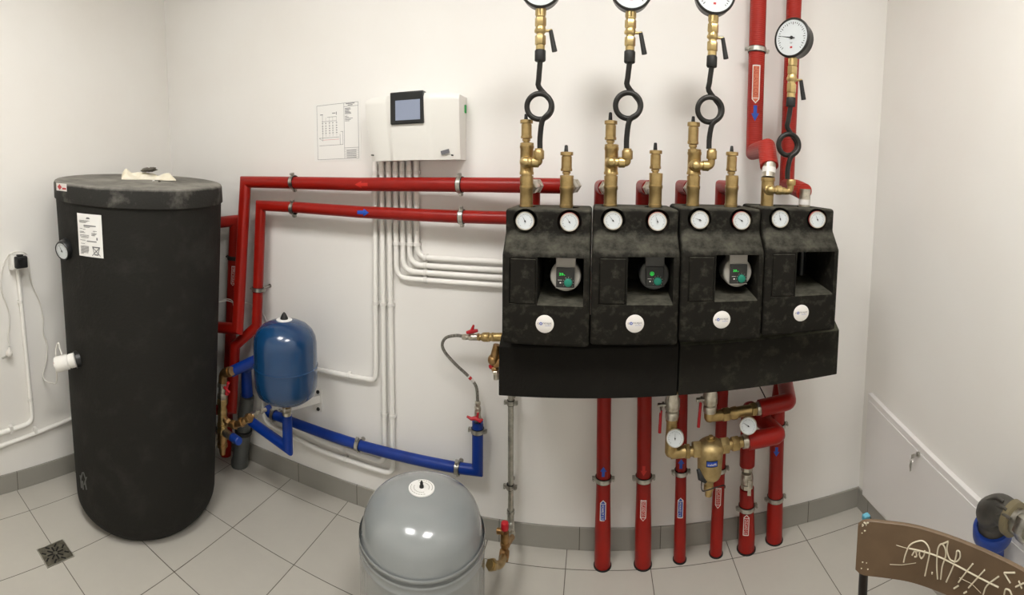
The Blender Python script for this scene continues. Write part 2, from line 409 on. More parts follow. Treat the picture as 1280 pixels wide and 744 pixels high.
# ------------------------------------------------------------------ hot water tank
TX, TY = -1.845, 1.262
dT = hypot(TX, TY); fT = V((-TX, -TY, 0)).normalized(); sT = V((-fT.y, fT.x, 0))   # sT: to the right-ish? fixed below
if sT.x < 0: sT = -sT
RT0, RT1, TH = .328, .384, 1.46
def tank_r(z):
    k = min(1, max(0, z / TH)); base = RT0 + (RT1 - RT0) * k ** .9
    if z < .09: base -= .05 * (1 - z / .09) ** 2
    return base
tank = thing('hot_water_tank', (TX, TY, 0), 'tall black jacketed hot water tank standing by left wall with rag on top', 'water tank')
mb = MB(); seg = 96; rings = []
for z in [0, .005, .015, .03, .05, .07, .09, .14, .2, .3, .4, .5, .6, .7, .8, .9, 1.0, 1.1, 1.2, 1.3, 1.38, 1.43]:
    r = tank_r(z)
    rings.append([V((TX + r * (1 + .004 * sin(3*2*pi*j/seg + z*4)) * cos(2*pi*j/seg), TY + r * (1 + .004 * sin(3*2*pi*j/seg + z*4)) * sin(2*pi*j/seg), z)) for j in range(seg)])
# jacket top edge is cut parallel to the slightly sloping lid
def zpix(u, v, P):
    d = ray(u, v); return H + d.z * hypot(P.x, P.y) / hypot(d.x, d.y)
LX = V((TX, TY, 0)) + sT * .034      # the top sits a little to the right of the foot
_zl, _zr, _zf, _zb = zpix(68, 224, LX - sT * RT1), zpix(276, 229, LX + sT * RT1), zpix(172, 235, LX + fT * RT1), zpix(172, 217, LX - fT * RT1)
_zm = (_zl + _zr + _zf + _zb) / 4
def lidz(p, z):
    q = V((p.x - LX.x, p.y - LX.y, 0)); return z - 1.541 + _zm + q.dot(fT) * (_zf - _zb) / (2*RT1) + q.dot(sT) * (_zr - _zl) / (2*RT1)
rings.append([V((TX + RT1 * cos(2*pi*j/seg), TY + RT1 * sin(2*pi*j/seg), 1.46)) for j in range(seg)])
for r_ in rings:
    for p in r_: p.x += sT.x * .034 * p.z / 1.46; p.y += sT.y * .034 * p.z / 1.46
for p in rings[-1]: p.z = lidz(p, 1.485)
mb.rings(rings); mb.build('jacket', 'jacket', tank)
mb = MB(); rings = []
for (r, z) in [(RT1 + .001, 1.464), (RT1 + .007, 1.462), (RT1 + .007, 1.472), (RT1 + .006, 1.528), (RT1 + .002, 1.537), (RT1 - .006, 1.541), (RT1 - .03, 1.541), (RT1 - .04, 1.539), (.15, 1.543), (.03, 1.545)]:
    ring = [V((LX.x + r * cos(2*pi*j/seg), LX.y + r * sin(2*pi*j/seg), 0)) for j in range(seg)]
    for p in ring: p.z = lidz(p, z)
    rings.append(ring)
mb.rings(rings); mb.build('lid', 'lidmat', tank)['label'] = 'dusty black plastic lid'
tcx = lambda z: TX + sT.x * .034 * z / 1.46
tcy = lambda z: TY + sT.y * .034 * z / 1.46
def on_tank(u, v, off=0.0):
    """point where the sight line meets the tank's side"""
    d = ray(u, v); o = V((0, 0, H))
    t = .8
    for _ in range(4000):
        p = o + d * t
        if hypot(p.x - tcx(p.z), p.y - tcy(p.z)) < tank_r(p.z) + off: break
        t += .001
    else: raise ValueError('missed tank %s %s' % (u, v))
    n = V((p.x - tcx(p.z), p.y - tcy(p.z), 0)).normalized(); return p, n
def tank_patch(mb, corners, h, nx=8, ny=4, off=0):
    (a, b, c, d) = corners; vs = []
    A = [on_tank(*q)[0] for q in corners]
    for j in range(ny + 1):
        for i in range(nx + 1):
            s_, t_ = i / nx, j / ny
            P = (A[0] * (1-s_) + A[1] * s_) * (1-t_) + (A[3] * (1-s_) + A[2] * s_) * t_
            n = V((P.x - tcx(P.z), P.y - tcy(P.z), 0)).normalized(); r = tank_r(P.z) * 1.004 + .0015 + h
            vs.append((tcx(P.z) + n.x * r, tcy(P.z) + n.y * r, P.z))
    mb.add(vs, [(j*(nx+1)+i, (j+1)*(nx+1)+i, (j+1)*(nx+1)+i+1, j*(nx+1)+i+1) for j in range(ny) for i in range(nx)])
def bil(c, s_, t_):
    return tuple((c[0][k]*(1-s_)+c[1][k]*s_)*(1-t_) + (c[3][k]*(1-s_)+c[2][k]*s_)*t_ for k in (0, 1))
LS = [(97, 266), (127, 269), (130, 323), (100, 319)]
mb = MB(); tank_patch(mb, LS, 0); sheet = mb.build('data_sheet', 'paper', tank)
mb = MB()
random.seed(3)
for (s0, s1, t0, t1) in [(.38,.5,.085,.105),(.36,.52,.105,.12),(.08,.5,.16,.17),(.08,.42,.185,.195),(.08,.35,.205,.215),(.25,.75,.265,.29),(.25,.5,.31,.32),(.08,.2,.35,.36),(.22,.32,.365,.375),(.62,.78,.39,.4),
        (.08,.25,.42,.43),(.08,.3,.445,.455),(.55,.78,.44,.45),(.55,.75,.465,.475),(.55,.7,.49,.5),(.08,.45,.5,.51),(.08,.45,.53,.54),(.12,.42,.56,.57),(.75,.8,.54,.6),(.08,.3,.62,.63),(.35,.75,.63,.65),(.1,.26,.7,.71),
        (.08,.42,.76,.77),(.08,.42,.785,.795),(.08,.42,.81,.82),(.08,.42,.835,.845),(.08,.42,.86,.87),(.08,.4,.885,.895),(.08,.38,.91,.92),(.08,.2,.935,.945)]:
    tank_patch(mb, [bil(LS, s0, t0), bil(LS, s1, t0), bil(LS, s1, t1), bil(LS, s0, t1)], .001, 3, 1)
for (a, b) in [((.56,.76),(.88,.96)),((.88,.76),(.54,.97)),((.58,.78),(.64,.94)),((.86,.78),(.78,.94)),((.56,.765),(.88,.765)),((.64,.94),(.80,.94))]:
    w_ = .012; dx = w_ if abs(a[0]-b[0]) < abs(a[1]-b[1]) else 0; dy = 0 if dx else w_
    tank_patch(mb, [bil(LS, a[0]-dx, a[1]-dy), bil(LS, a[0]+dx if dx else b[0], (a[1]) if dx else b[1]-dy), bil(LS, b[0]+dx, b[1]+dy), bil(LS, b[0]-dx if dx else a[0], b[1] if dx else a[1]+dy)], .0012, 3, 1)
mb.build('printed_text', 'ink', sheet)
# small maker's badge on the lid rim
BS = [(70.5, 228.5), (83.5, 230), (83.8, 239.5), (71, 238)]
def rim_patch(mb, cs, h):
    vs = []
    for k in range(5):
        for t_ in (0, 1):
            u, v = bil(cs, k/4, t_); d = ray(u, v); t = .8
            while hypot(d.x*t - LX.x, d.y*t - LX.y) > RT1 + .0075 and t < 3.5: t += .0005
            P = V((0,0,H)) + d*t; n = V((P.x-LX.x, P.y-LX.y, 0)).normalized(); r = RT1 + .0085 + h
            vs.append((LX.x+n.x*r, LX.y+n.y*r, P.z))
    mb.add(vs, [(2*k, 2*k+1, 2*k+3, 2*k+2) for k in range(4)])
mb = MB(); rim_patch(mb, BS, 0); bdg = mb.build('badge', 'label_white', tank)
mb = MB(); rim_patch(mb, [bil(BS,.12,.5), bil(BS,.33,.1), bil(BS,.54,.5), bil(BS,.33,.9)], .0008); rim_patch(mb, [bil(BS,.58,.55), bil(BS,.95,.55), bil(BS,.95,.78), bil(BS,.58,.78)], .0008)
mb.build('emblem', 'plug_red', bdg)

def dial(mb, fr, r, ang=2.2, ticks=12, nums=True):
    """dial face in frame fr (z out). materials: 0 face 1 ink 2 rim"""
    old = mb.X; mb.xf(fr); mb.mat(0).cyl((0,0,0), (0,0,.001), r, seg=32)
    mb.mat(1)
    for k in range(ticks * 3):
        a = radians(-135 + 270 * k / (ticks * 3 - 1)); l = .14 if k % 3 == 0 else .08; w_ = r * .018
        c, s_ = cos(pi/2 - a), sin(pi/2 - a); ro, ri = r * .86, r * (.86 - l)
        mb.add([(c*ro - s_*w_, s_*ro + c*w_, .0014), (c*ro + s_*w_, s_*ro - c*w_, .0014), (c*ri + s_*w_, s_*ri - c*w_, .0014), (c*ri - s_*w_, s_*ri + c*w_, .0014)], [(0,1,2,3)], False)
    c, s_ = cos(ang), sin(ang); w_ = r * .035
    mb.prism([(c*r*.75, s_*r*.75), (-s_*w_ - c*r*.2, c*w_ - s_*r*.2), (s_*w_ - c*r*.2, -c*w_ - s_*r*.2)][::1], .0016, .0026)
    mb.cyl((0,0,.001), (0,0,.004), r * .09, seg=12)
    mb.xf(old)
# tank thermometer
P, n = on_tank(84, 311)
fr = frame(P + n * .004, (n - P.normalized() * .45).normalized())
nn = V((fr[0][2], fr[1][2], fr[2][2]))
tm = MB().lathe(P - nn * .012, P + nn, [(0, .046), (.022, .046), (.040, .043), (.046, .040), (.046, .0355), (.042, .035)], 40).build('thermometer', 'blackgloss', tank)
mb = MB(); dial(mb, frame(P + nn * .031, nn), .035, 1.9); mb.build('dial', ['dial', 'inkdark'], tm)
# electric heating element head (white) with black collar
P, n = on_tank(97, 449)
d1 = at(70, 452, y=P.y - .10) ; ax = V((-.52, -.84, -.24)).normalized()
hh = MB().cyl(P - n * .01 + ax * .0, P + ax * .012, .036, seg=32).build('heater_collar', 'blackgloss', tank)
hd = MB().lathe(P + ax * .008, P + ax, [(0, .026), (.004, .031), (.026, .031), (.028, .029), (.032, .029), (.034, .033), (.085, .034), (.092, .031), (.093, .02)], 36).build('heating_element', 'white_pl', tank)
he = P + ax * .101
MB().xf(frame(he, ax)).prism([(-.016, -.007), (.012, -.007), (.018, 0), (.012, .007), (-.016, .007)], 0, .004).cyl((0, 0, -.001), (0, 0, .006), .011).build('temperature_knob', 'white_pl', hd)
MB().xf(frame(he, ax)).box((-.008, .009, .0), (.008, .014, .004)).build('red_pointer', 'plug_red', hd)
HEADTOP = P + ax * .068 + V((0, 0, .037))
# scuffs: tulip-like emblem low on the jacket
mb = MB()
for (u0, v0, u1, v1) in [(104, 590, 102, 599), (105, 590, 108, 599), (101, 594, 103, 604), (109, 596, 106, 606), (104, 601, 105, 612), (107, 601, 109, 612), (102, 601, 103, 610)]:
    tank_patch(mb, [(u0 - .8, v0), (u0 + .8, v0), (u1 + .8, v1), (u1 - .8, v1)], .0006, 2, 2)
mb.build('faded_emblem', 'pumpdark', tank)

# rag with mortar crumbs
def blob_sheet(cs, z0, hgt, seed, nx=26, ny=12):
    rnd = random.Random(seed); vs = []; ph = [rnd.random() * 6 for _ in range(6)]
    return ph
rz0 = lidz(V((TX, TY, 0)), 1.543)
def rag_point(s_, t_):
    c = V((TX, TY, 0)) + sT * (.085 + .25 * (s_ - .5)) - fT * (.02 + .12 * (t_ - .5)); return c
mb = MB(); nx, ny = 30, 14; vs = []
for side in (0, 1):
    for j in range(ny + 1):
        for i in range(nx + 1):
            s_, t_ = i / nx, j / ny
            w_ = 1 - .25 * sin(3.1 * s_) + .15 * sin(9 * s_)
            c = rag_point(s_, .5 + (t_ - .5) * w_); edge = min(s_, 1 - s_, t_ * .6, (1 - t_) * .6) * 8
            h = (.012 + .008 * sin(13 * s_ + 4 * t_) + .006 * sin(21 * t_ + 9 * s_) + (.026 * math.exp(-((s_ - .06) / .10) ** 2) * t_ * 2) + .006) * min(1, edge + .25)
            vs.append((c.x, c.y, lidz(c, 1.545) + (max(.004, h) if side else .0006)))
N = (nx + 1) * (ny + 1); fs = []
for j in range(ny):
    for i in range(nx):
        a = j*(nx+1)+i; fs += [(N+a, N+a+1, N+a+nx+2, N+a+nx+1), (a, a+nx+1, a+nx+2, a+1)]
bd = [j*(nx+1) for j in range(0, 1)]
loop = list(range(nx+1)) + [j*(nx+1)+nx for j in range(1, ny+1)] + [ny*(nx+1)+i for i in range(nx-1, -1, -1)] + [j*(nx+1) for j in range(ny-1, 0, -1)]
for k in range(len(loop)): a, b = loop[k], loop[(k+1) % len(loop)]; fs.append((a, b, N+b, N+a))
mb.add(vs, fs); mb.build('rag', 'cloth', label='crumpled cream rag lying on top of the black tank', category='rag')
def lump(c, r, sc, seed, mt, name, **k):
    rnd = random.Random(seed); mb = MB(); mb.ball(c, r, 14, sc)
    mb.v = [V(c) + (p - V(c)) * (1 + rnd.uniform(-.18, .18)) for p in mb.v]; return mb.build(name, mt, **k)
c = rag_point(.52, .35); lump((c.x, c.y, lidz(c, 1.545) + .046), .026, (2.0, 1.1, .42), 5, 'grime', 'mortar_lump', label='flat grey lump of dried mortar lying on the cream rag', category='mortar')
for k, (a, b, lb) in enumerate([(.58, -.35, 'pale crumb in front of the rag on the tank lid'), (.68, -.42, 'dark crumb in front of the rag on the tank lid, right of the pale one')]):
    c = rag_point(a, b); lump((c.x, c.y, lidz(c, 1.541) + .005), .006, (1.2, 1, .8), k + 9, ['label_white', 'grime'][k], 'crumb', label=lb, category='crumb', group='crumbs on the tank lid')

# ------------------------------------------------------------------ red heating pipes, left
def pipe(name, pts, r, mt, label, cat='pipe', group=None, seg=24):
    mb = MB().tube(pts, r, seg); k = dict(label=label, category=cat)
    if group: k['group'] = group
    return mb.build(name, mt, **k)
G1 = 'red insulated heating pipes on the left'
yU = 1.775
A0, A1 = at(307, 229, y=yU), at(297, 411, y=1.665)
A0.z = 1.515
upper = pipe('insulated_pipe', [V((-.095, 1.73, 1.492)), V((-.6, yU, 1.492)), V((-.95, yU, 1.494)), V((-1.3, yU, 1.505)), A0, A1, at(270, 409, y=1.665)], .0285, 'red', 'upper long red insulated pipe running along the back wall and down to the tank', 'pipe', G1)
B0 = at(326, 257, y=yU)
B1 = at(321, 408, y=1.755)
lower = pipe('insulated_pipe', [V((-.12, 1.76, 1.368)), V((-.55, yU, 1.368)), V((-.95, yU, 1.377)), V((-1.28, yU, 1.392)), B0, B1, at(294, 432, y=1.70), at(290, 511, y=1.70), at(262, 513, y=1.64)], .0255, 'red', 'lower long red insulated pipe with blue arrow, turning down behind the blue vessel', 'pipe', G1)
Cp0, Cp1 = at(294, 276, y=1.815), at(282, 562, y=1.80)
Cp1.z = 0
pc = pipe('insulated_pipe', [at(264, 279, y=1.70), Cp0, Cp1], .030, 'red', 'red insulated pipe standing on the floor right behind the black tank', 'pipe', G1)
def horiz_arrow(parent, u, v, y, R, d, w, L, m, label=None):
    P = at(u, v, y=y); a = V((1, 0, 0)); c = V((P.x, y, P.z))
    return arrow(parent, c, a, R, d, w, L, m, V((-P.x, -y, .45)), label)
arrow(upper, V((-.93, yU, 1.4935)), (1, -.0, -.005), .0285, -1, .03, .06, 'arrow_red', V((.93, -yU, .0)))
arrow(lower, V((-.925, yU, 1.3763)), (1, -.0, -.012), .0255, 1, .034, .055, 'arrow_blue', V((.93, -yU, .1)))
dC = (Cp0 - Cp1).normalized(); LC = Cp1 + dC * ((at(288.5, 343, y=1.81).z) / dC.z)
pipe_label(pc, LC, dC, .030, -1, .020, .105, 'label_red', 'CIEPŁA WODA', label='narrow red and white flow label')
clamp(at(367, 228, y=yU), (1, 0, 0), .0285, (at(367, 228, y=yU).x, W, 1.5065), 'steel clamp on upper red wall pipe, nearer the black tank', (0, -.25, 1))
clamp((at(576, 232, y=yU).x, yU - .008, 1.492), (1, -.09, 0), .0285, (at(576, 232, y=yU).x, W, 1.492), 'steel clamp on upper red wall pipe, right of the white conduits', (0, -.25, 1))
p = at(367, 260, y=yU); clamp(V((p.x, yU, 1.3868)), (1, 0, -.03), .0255, (p.x, W, p.z), 'steel clamp on lower red wall pipe, nearer the black tank', (0, -.25, 1))
p = at(577, 271, y=yU); clamp(V((p.x, yU, 1.368)), (1, 0, 0), .0255, (p.x, W, p.z), 'steel clamp on lower red wall pipe, right of the white conduits', (0, -.25, 1))
p = at(324, 362, y=1.762); q = B0 + (B1 - B0) * ((p.z - B0.z) / (B1.z - B0.z)); clamp(q, (B1 - B0), .0255, (q.x, W, q.z), 'steel clamp on the red pipe dropping above the blue vessel')
q = Cp1 + dC * (at(290, 322, y=1.81).z / dC.z); clamp(q, dC, .030, None, 'dark clamp on red floor pipe behind the black tank', mt='black_steel')

# ------------------------------------------------------------------ grey sleeve and blue pipes at left
gb = at(304, 578, z=0); 
gp = thing('drain_pipe', (gb.x, gb.y, 0), 'thick grey plastic pipe rising from the floor left of the baseboard', 'pipe')
GT = at(309, 495, y=1.775)
gb = V((gb.x, 1.78, 0)); gtop = V((GT.x, 1.775, GT.z)); gd = (gtop - gb)
MB().tube([gb, gb + gd * .07, gb + gd * .085, gb + gd * .5], [.047, .047, .042, .042]).build('lower_pipe', 'grey_pvc', gp)
MB().tube([gb + gd * .5, gtop], [.037, .037]).build('upper_pipe', 'grey_pvc', gp)
MB().tube([gb + gd * .48, gb + gd * .53], [.046, .046]).build('socket_ring', 'rubber', gp)
GB = 'blue insulated cold water pipes'
bE0, bE1 = at(289, 465, y=1.60), at(316, 452, y=1.66)
pipe('insulated_pipe', [bE0, bE1, V((gtop.x + .0, 1.775, gtop.z + .15)), V((gtop.x, 1.775, gtop.z + .002))], [.026, .026, .027, .030], 'blue_foam', 'short blue insulated elbow going down into the grey plastic pipe', group=GB)
# brass column beside the tank
yb = 1.58
def Bq(u, v, y=yb): return at(u, v, y=y)
bc = thing('valve_column', Bq(279, 570), 'column of brass fittings with red butterfly valve right of the black tank', 'fitting')
top = Bq(278, 467); bot = Bq(278, 565); ax = (bot - top); Lc = ax.length
MB().tube(rounded([Bq(290, 464), Bq(279, 466), Bq(278.5, 478)], .03), .021, 18).lathe(Bq(284, 465.5), Bq(290, 464), [(0, .024), (.02, .024)], 18).build('elbow', 'bronze', bc)
vv = MB().hex(Bq(278, 478), Bq(278, 484), .026).cyl(Bq(278, 484), Bq(278, 491), .020).hex(Bq(278, 491), Bq(278, 498), .026).build('ball_valve', 'nickel', bc)
hp = Bq(283.5, 486, yb - .025)
MB().cyl(Bq(279, 486), hp, .006, seg=10).build('valve_stem', 'nickel', vv)
MB().tube([hp + V((.012, 0, .034)), hp, hp + V((-.002, 0, -.030))], [.007, .006, .009], 10).tube([hp + V((-.014, -.004, .006)), hp + V((.022, -.004, -.012))], .006, 10).build('butterfly_handle', 'handle_red', vv)['label'] = 'small red butterfly handle'
MB().hex(Bq(278, 498), Bq(278, 506), .027).cyl(Bq(278, 506), Bq(278, 513), .021).hex(Bq(278, 512), Bq(278, 519), .025).cyl(Bq(278, 518), Bq(278, 534), .022).lathe(Bq(278, 530), Bq(278, 540), [(0, .026), (.008, .026), (.010, .022), (.03, .022)], 20).hex(Bq(278, 536), Bq(278, 541), .027).build('brass_body', 'brass', bc)
MB().lathe(Bq(278, 540), Bq(278, 572), [(0, .024), (.03, .025), (.05, .022), (.06, .022), (.062, .026), (.075, .026), (.08, .018), (.115, .014)], 18).build('tee', 'bronze', bc)
br = MB(); path = [Bq(281, 524), Bq(287, 530), Bq(296, 531), Bq(306, 526), Bq(317, 520, 1.62)]
br.tube(rounded(path, .02), .016, 14)
for (u, v, u2, v2) in [(284, 527, 287, 530), (291, 531, 295, 531), (300, 529, 304, 527), (309, 524, 313, 522)]: br.hex(Bq(u, v), Bq(u2, v2), .022)
br.build('branch', 'bronze', bc)
MB().hex(Bq(314, 521, 1.61), Bq(321, 517, 1.64), .018).cyl(Bq(320, 517, 1.64), Bq(332, 512, 1.70), .010, seg=12).hex(Bq(325, 515, 1.66), Bq(328, 514, 1.67), .013).build('branch_union', 'nickel', bc)
MB().cyl(Bq(280, 540), Bq(292, 548, yb - .03), .019, seg=18).build('spur', 'nickel', bc)
MB().cyl(Bq(291, 547, yb - .03), Bq(299, 552, yb - .05), .021, .019, seg=18, bev=.004).build('spur_cap', 'blue_pl', bc)['label'] = 'blue plastic end cap'
MB().cyl(Bq(270, 542), Bq(269, 556), .009, seg=12).hex(Bq(269.5, 548), Bq(269, 554), .014).cyl(Bq(269, 556), Bq(268, 566), .006, .004, seg=10).build('drain_tap', 'nickel', bc)

# blue vessel with bracket
VX = at(357, 460, y=1.575)
vx, vy = VX.x, 1.575
zt, zb = at(357, 400, y=1.575).z, .573
bv = thing('expansion_vessel', (vx, vy, zb), 'small blue expansion vessel hanging on a wall bracket', 'vessel')
R_ = .136; prof = [(.0, .03), (.003, .06), (.014, .095), (.035, .122), (.065, .1335), (.11, R_), (.148, R_), (.150, R_ + .003), (.154, R_ + .003), (.156, R_), (.245, .1355), (.272, .131), (.297, .118), (.318, .096), (.333, .064), (.341, .03), (.342, .012)]
hz = (zt - zb) / .342
MB().lathe((vx, vy, zb), (vx, vy, zt), [(a * hz, b) for a, b in prof], 64).build('vessel_body', 'blue_enamel', bv)
MB().lathe((vx, vy, zt - .008), (vx, vy, zt), [(0, .034), (.009, .034), (.011, .03), (.011, .01)], 32).build('label_disc', 'paper', bv)
MB().lathe((vx, vy, zt + .002), (vx, vy, zt + .1), [(0, .017), (.008, .016), (.024, .008), (.03, .002)], 20).build('valve_cap', 'rubber', bv)['label'] = 'black conical valve cap'
cb = V((vx, vy, zb))
MB().cyl(cb - V((0, 0, .012)), cb + V((0, 0, .004)), .028).hex(cb - V((0, 0, .03)), cb - V((0, 0, .012)), .021).build('connection', 'bronze', bv)
MB().hex(cb - V((0, 0, .05)), cb - V((0, 0, .03)), .023).cyl(cb - V((0, 0, .064)), cb - V((0, 0, .05)), .020).build('union_nut', 'nickel', bv)
# bracket: arm from under the vessel back to a wall plate
wp = at(396, 500, y=W)
bk = thing('wall_bracket', (wp.x, W - .01, wp.z - .05), 'white metal bracket holding the small blue vessel', 'bracket')
arm0, arm1 = V((vx - .02, vy - .02, zb - .026)), V((wp.x, W - .004, wp.z + .012))
dr = (arm1 - arm0).normalized(); sd = V((dr.y, -dr.x, 0)).normalized()
def bar(mb, a, b, w_, h_):
    a, b = V(a), V(b); d = (b - a); L = d.length; fr = frame(a, d, (0, 0, 1)); o = mb.X; mb.xf(fr); mb.box((-w_/2, -h_/2, 0), (w_/2, h_/2, L)); mb.xf(o); return mb
mb = MB(); bar(mb, arm0 + sd * .024, arm1 + sd * .024, .003, .034); bar(mb, arm0 - sd * .024 - dr * .02, arm1 - sd * .024, .003, .034); bar(mb, arm0 - dr * .01 + V((0, 0, .012)), arm0 + dr * .1 + V((0, 0, .012)), .05, .003)
mb.build('arm', 'white_pl', bk)
MB().box((wp.x - .025, W - .004, wp.z - .05), (wp.x + .03, W, wp.z + .06)).build('wall_plate', 'white_pl', bk)
for dz in (.045, -.04): MB().hex((wp.x + .012, W - .012, wp.z + dz), (wp.x + .012, W - .004, wp.z + dz), .009).build('bolt', 'black_steel', bk)

# blue pipes under the vessel
LB = cb - V((0, 0, .064))
e1 = at(357, 559, y=vy)
e1 = V((vx, vy, e1.z))
pipe('insulated_pipe', [V((vx, vy, LB.z)), e1, at(314, 527, y=1.60)], .022, 'blue_foam', 'blue insulated pipe dropping from the small blue vessel then turning left', group=GB)
y0 = 1.80
riserx = at(597, 560, y=y0)
p0, p1_, p2, p3, p4 = at(331, 512, y=1.83), at(338, 517, y=y0), at(447, 556, y=y0), at(572, 585, y=y0), at(597, 588, y=y0)
rtop = at(597, 527, y=y0)
main = pipe('insulated_pipe', [p1_ + V((-.03, .008, .02)), p1_, p2, p3, V((riserx.x, y0, p4.z)), V((riserx.x, y0, rtop.z))], .0225, 'blue_foam', 'long blue insulated pipe sloping along the wall above the grey vessel', group=GB)
def on_line(a, b, x): t = (x - a.x) / (b.x - a.x); return a + (b - a) * t
q = at(449, 557, y=y0); q = on_line(p1_, p2, p2.x) ; clamp(p2 + V((.003, 0, 0)), (p3 - p1_), .0225, (p2.x, W, p2.z), 'steel clamp midway along the sloping blue pipe', (0, -.3, 1))
q = p3; clamp(q, (p4 - p2), .0225, (q.x, W, q.z), 'steel clamp on blue pipe beside its lower right corner', (0, -.3, 1))
q = at(597, 538, y=y0); clamp(V((riserx.x, y0, q.z)), (0, 0, 1), .0225, (riserx.x, W, q.z), 'steel clamp on the short blue riser below the red valve')
q = at(342, 519, y=y0); clamp(on_line(p1_, p2, q.x), (p2 - p1_), .0225, (q.x, W, q.z), 'steel clamp at left end of the sloping blue pipe', (0, -.3, 1))
# red butterfly valve + braided hose
rx, rzt = riserx.x, rtop.z
fv = thing('ball_valve', (rx, y0, rzt), 'small nickel valve with red butterfly handle on top of the blue riser', 'valve')
MB().hex((rx, y0, rzt - .002), (rx, y0, rzt + .022), .017).cyl((rx, y0, rzt + .02), (rx, y0, rzt + .045), .013).hex((rx, y0, rzt + .045), (rx, y0, rzt + .062), .014).cyl((rx, y0, rzt + .06), (rx, y0, rzt + .085), .009).hex((rx, y0, rzt + .07), (rx, y0, rzt + .084), .012).build('body', 'nickel', fv)
hz_ = rzt + .028
MB().cyl((rx, y0, hz_), (rx, y0 - .03, hz_), .006, seg=10).build('stem', 'nickel', fv)
MB().tube([(rx - .036, y0 - .034, hz_ + .006), (rx - .018, y0 - .034, hz_ - .002), (rx, y0 - .034, hz_ + .003), (rx + .02, y0 - .034, hz_ - .006), (rx + .028, y0 - .034, hz_ + .002)], [.004, .007, .008, .007, .004], 12).tube([(rx + .006, y0 - .034, hz_), (rx + .010, y0 - .034, hz_ + .026)], [.006, .004], 10).build('handle', 'handle_red', fv)['label'] = 'red butterfly handle'
hs = [V((rx, y0, rzt + .085)), at(595, 483, y=y0), at(585, 470, y=1.79), at(569, 455, y=1.78), at(556, 440, y=1.775), at(553, 430, y=1.77), at(558, 422, y=1.765), at(570, 419.5, y=1.76), at(579, 420.5, y=1.75)]
hose = MB().tube(smooth_path(hs, 10), .0062, 12).build('braided_hose', 'braid', label='flexible braided steel hose curving between the two small valves', category='hose')
q = smooth_path(hs, 10)[14:21]; MB().tube(q, .0066, 12).build('hose_label', 'label_white', hose)
MB().tube(q[3:4] + [q[5]], .0069, 12).build('red_print', 'plug_red', hose)
yv = 1.75
fa = lambda u, v=421.5: at(u, v, y=yv)
bvv = thing('ball_valve', fa(600), 'nickel and brass valve with red butterfly handle on the left end of the manifold', 'valve')
MB().hex(fa(578), fa(583), .012).cyl(fa(583), fa(586), .010).hex(fa(586), fa(590), .014).cyl(fa(590), fa(597), .013).build('body', 'nickel', bvv)
MB().hex(fa(597), fa(600), .015).cyl(fa(600), fa(603), .012).lathe(fa(602), fa(618), [(0, .014), (.008, .018), (.026, .018), (.03, .015), (.045, .015)], 20).hex(fa(610), fa(612), .019).hex(fa(615), fa(618), .018).cyl(fa(618), fa(630), .0165).build('check_valve', 'brass', bvv)
q = fa(590)
MB().cyl(q, q + V((0, 0, .024)), .006, seg=10).build('stem', 'nickel', bvv)
MB().tube([q + V((-.02, -.006, .018)), q + V((0, -.006, .024)), q + V((.024, -.006, .030))], [.006, .009, .006], 10).tube([q + V((0, -.006, .024)), q + V((.008, -.006, .05))], [.008, .004], 10).build('handle', 'handle_red', bvv)['label'] = 'red butterfly handle'
# drain valve on the manifold's left end
yd = 1.60
dv = thing('drain_valve', at(618, 470, y=yd), 'brass drain valve with small red knob behind left end of manifold', 'valve')
g = lambda u, v: at(u, v, y=yd)
MB().tube([g(621, 431), g(618.5, 446), g(618, 455)], [.012, .017, .015], 18).ball(g(617, 450), .021, 16).cyl(g(618, 455), g(630, 450), .016).hex(g(618, 458), g(619, 463), .014).build('body', 'bronze', dv)
MB().hex(g(619.5, 463), g(620, 467), .014).cyl(g(620, 467), g(620.5, 474), .010).build('outlet', 'nickel', dv)
MB().cyl(g(617, 457), g(612, 459), .011, .009, seg=8, bev=.002).build('knob', 'handle_red', dv)

# ------------------------------------------------------------------ thin steel pipe and safety valve
sy = 1.80
sx0, sx1 = at(634.5, 495, y=sy), at(640, 640, y=sy)
sp = pipe('steel_pipe', [V((-.3165, sy, .90)), V((-.311, sy, sx1.z - .01))], .0115, 'steel', 'bare zinc steel pipe running down the wall left of the red floor pipes', seg=16)
for v_, lb in ((503, 'black lined steel clamp at top of the bare steel pipe'), (608, 'black lined steel clamp at lower end of the bare steel pipe')):
    z_ = at(636, v_, y=sy).z; clamp((-.314, sy, z_), (0, 0, 1), .0115, (-.314, W, z_), lb)
ss = thing('steel_connector', (-.31, sy, .05), 'bright zinc elbow at the foot of the bare steel pipe', 'fitting')
zz = sx1.z - .012
MB().tube(rounded([V((-.311, sy, zz + .02)), V((-.311, sy, zz - .045)), at(640, 668, y=1.74)], .04), .0135, 16).lathe((-.311, sy, zz + .005), (-.311, sy, zz + .02), [(0, .016), (.015, .016)], 16).build('elbow_body', 'steel', ss)
ys = 1.60
g = lambda u, v, y=ys: at(u, v, y=y)
sv = thing('safety_valve', g(628, 700), 'brass safety valve with red cap at the right side of the grey vessel', 'valve')
MB().lathe(g(631, 662), g(631, 652), [(0, .013), (.004, .0145), (.018, .0145), (.026, .013), (.028, .009)], 20).build('cap', 'handle_red', sv)['label'] = 'red domed cap'
MB().lathe(g(631, 679), g(631, 661), [(0, .013), (.006, .013), (.008, .016), (.02, .0165), (.042, .015)], 20).cyl(g(630, 664), g(621, 664), .011, bev=.002).build('body', 'bronze', sv)
MB().hex(g(631, 684), g(631, 678), .017).cyl(g(631, 690), g(631, 683), .013).hex(g(629.5, 700, 1.57), g(630.5, 689), .020).cyl(g(630, 686), g(640, 672, 1.72), .011).build('union', 'bronze', sv)
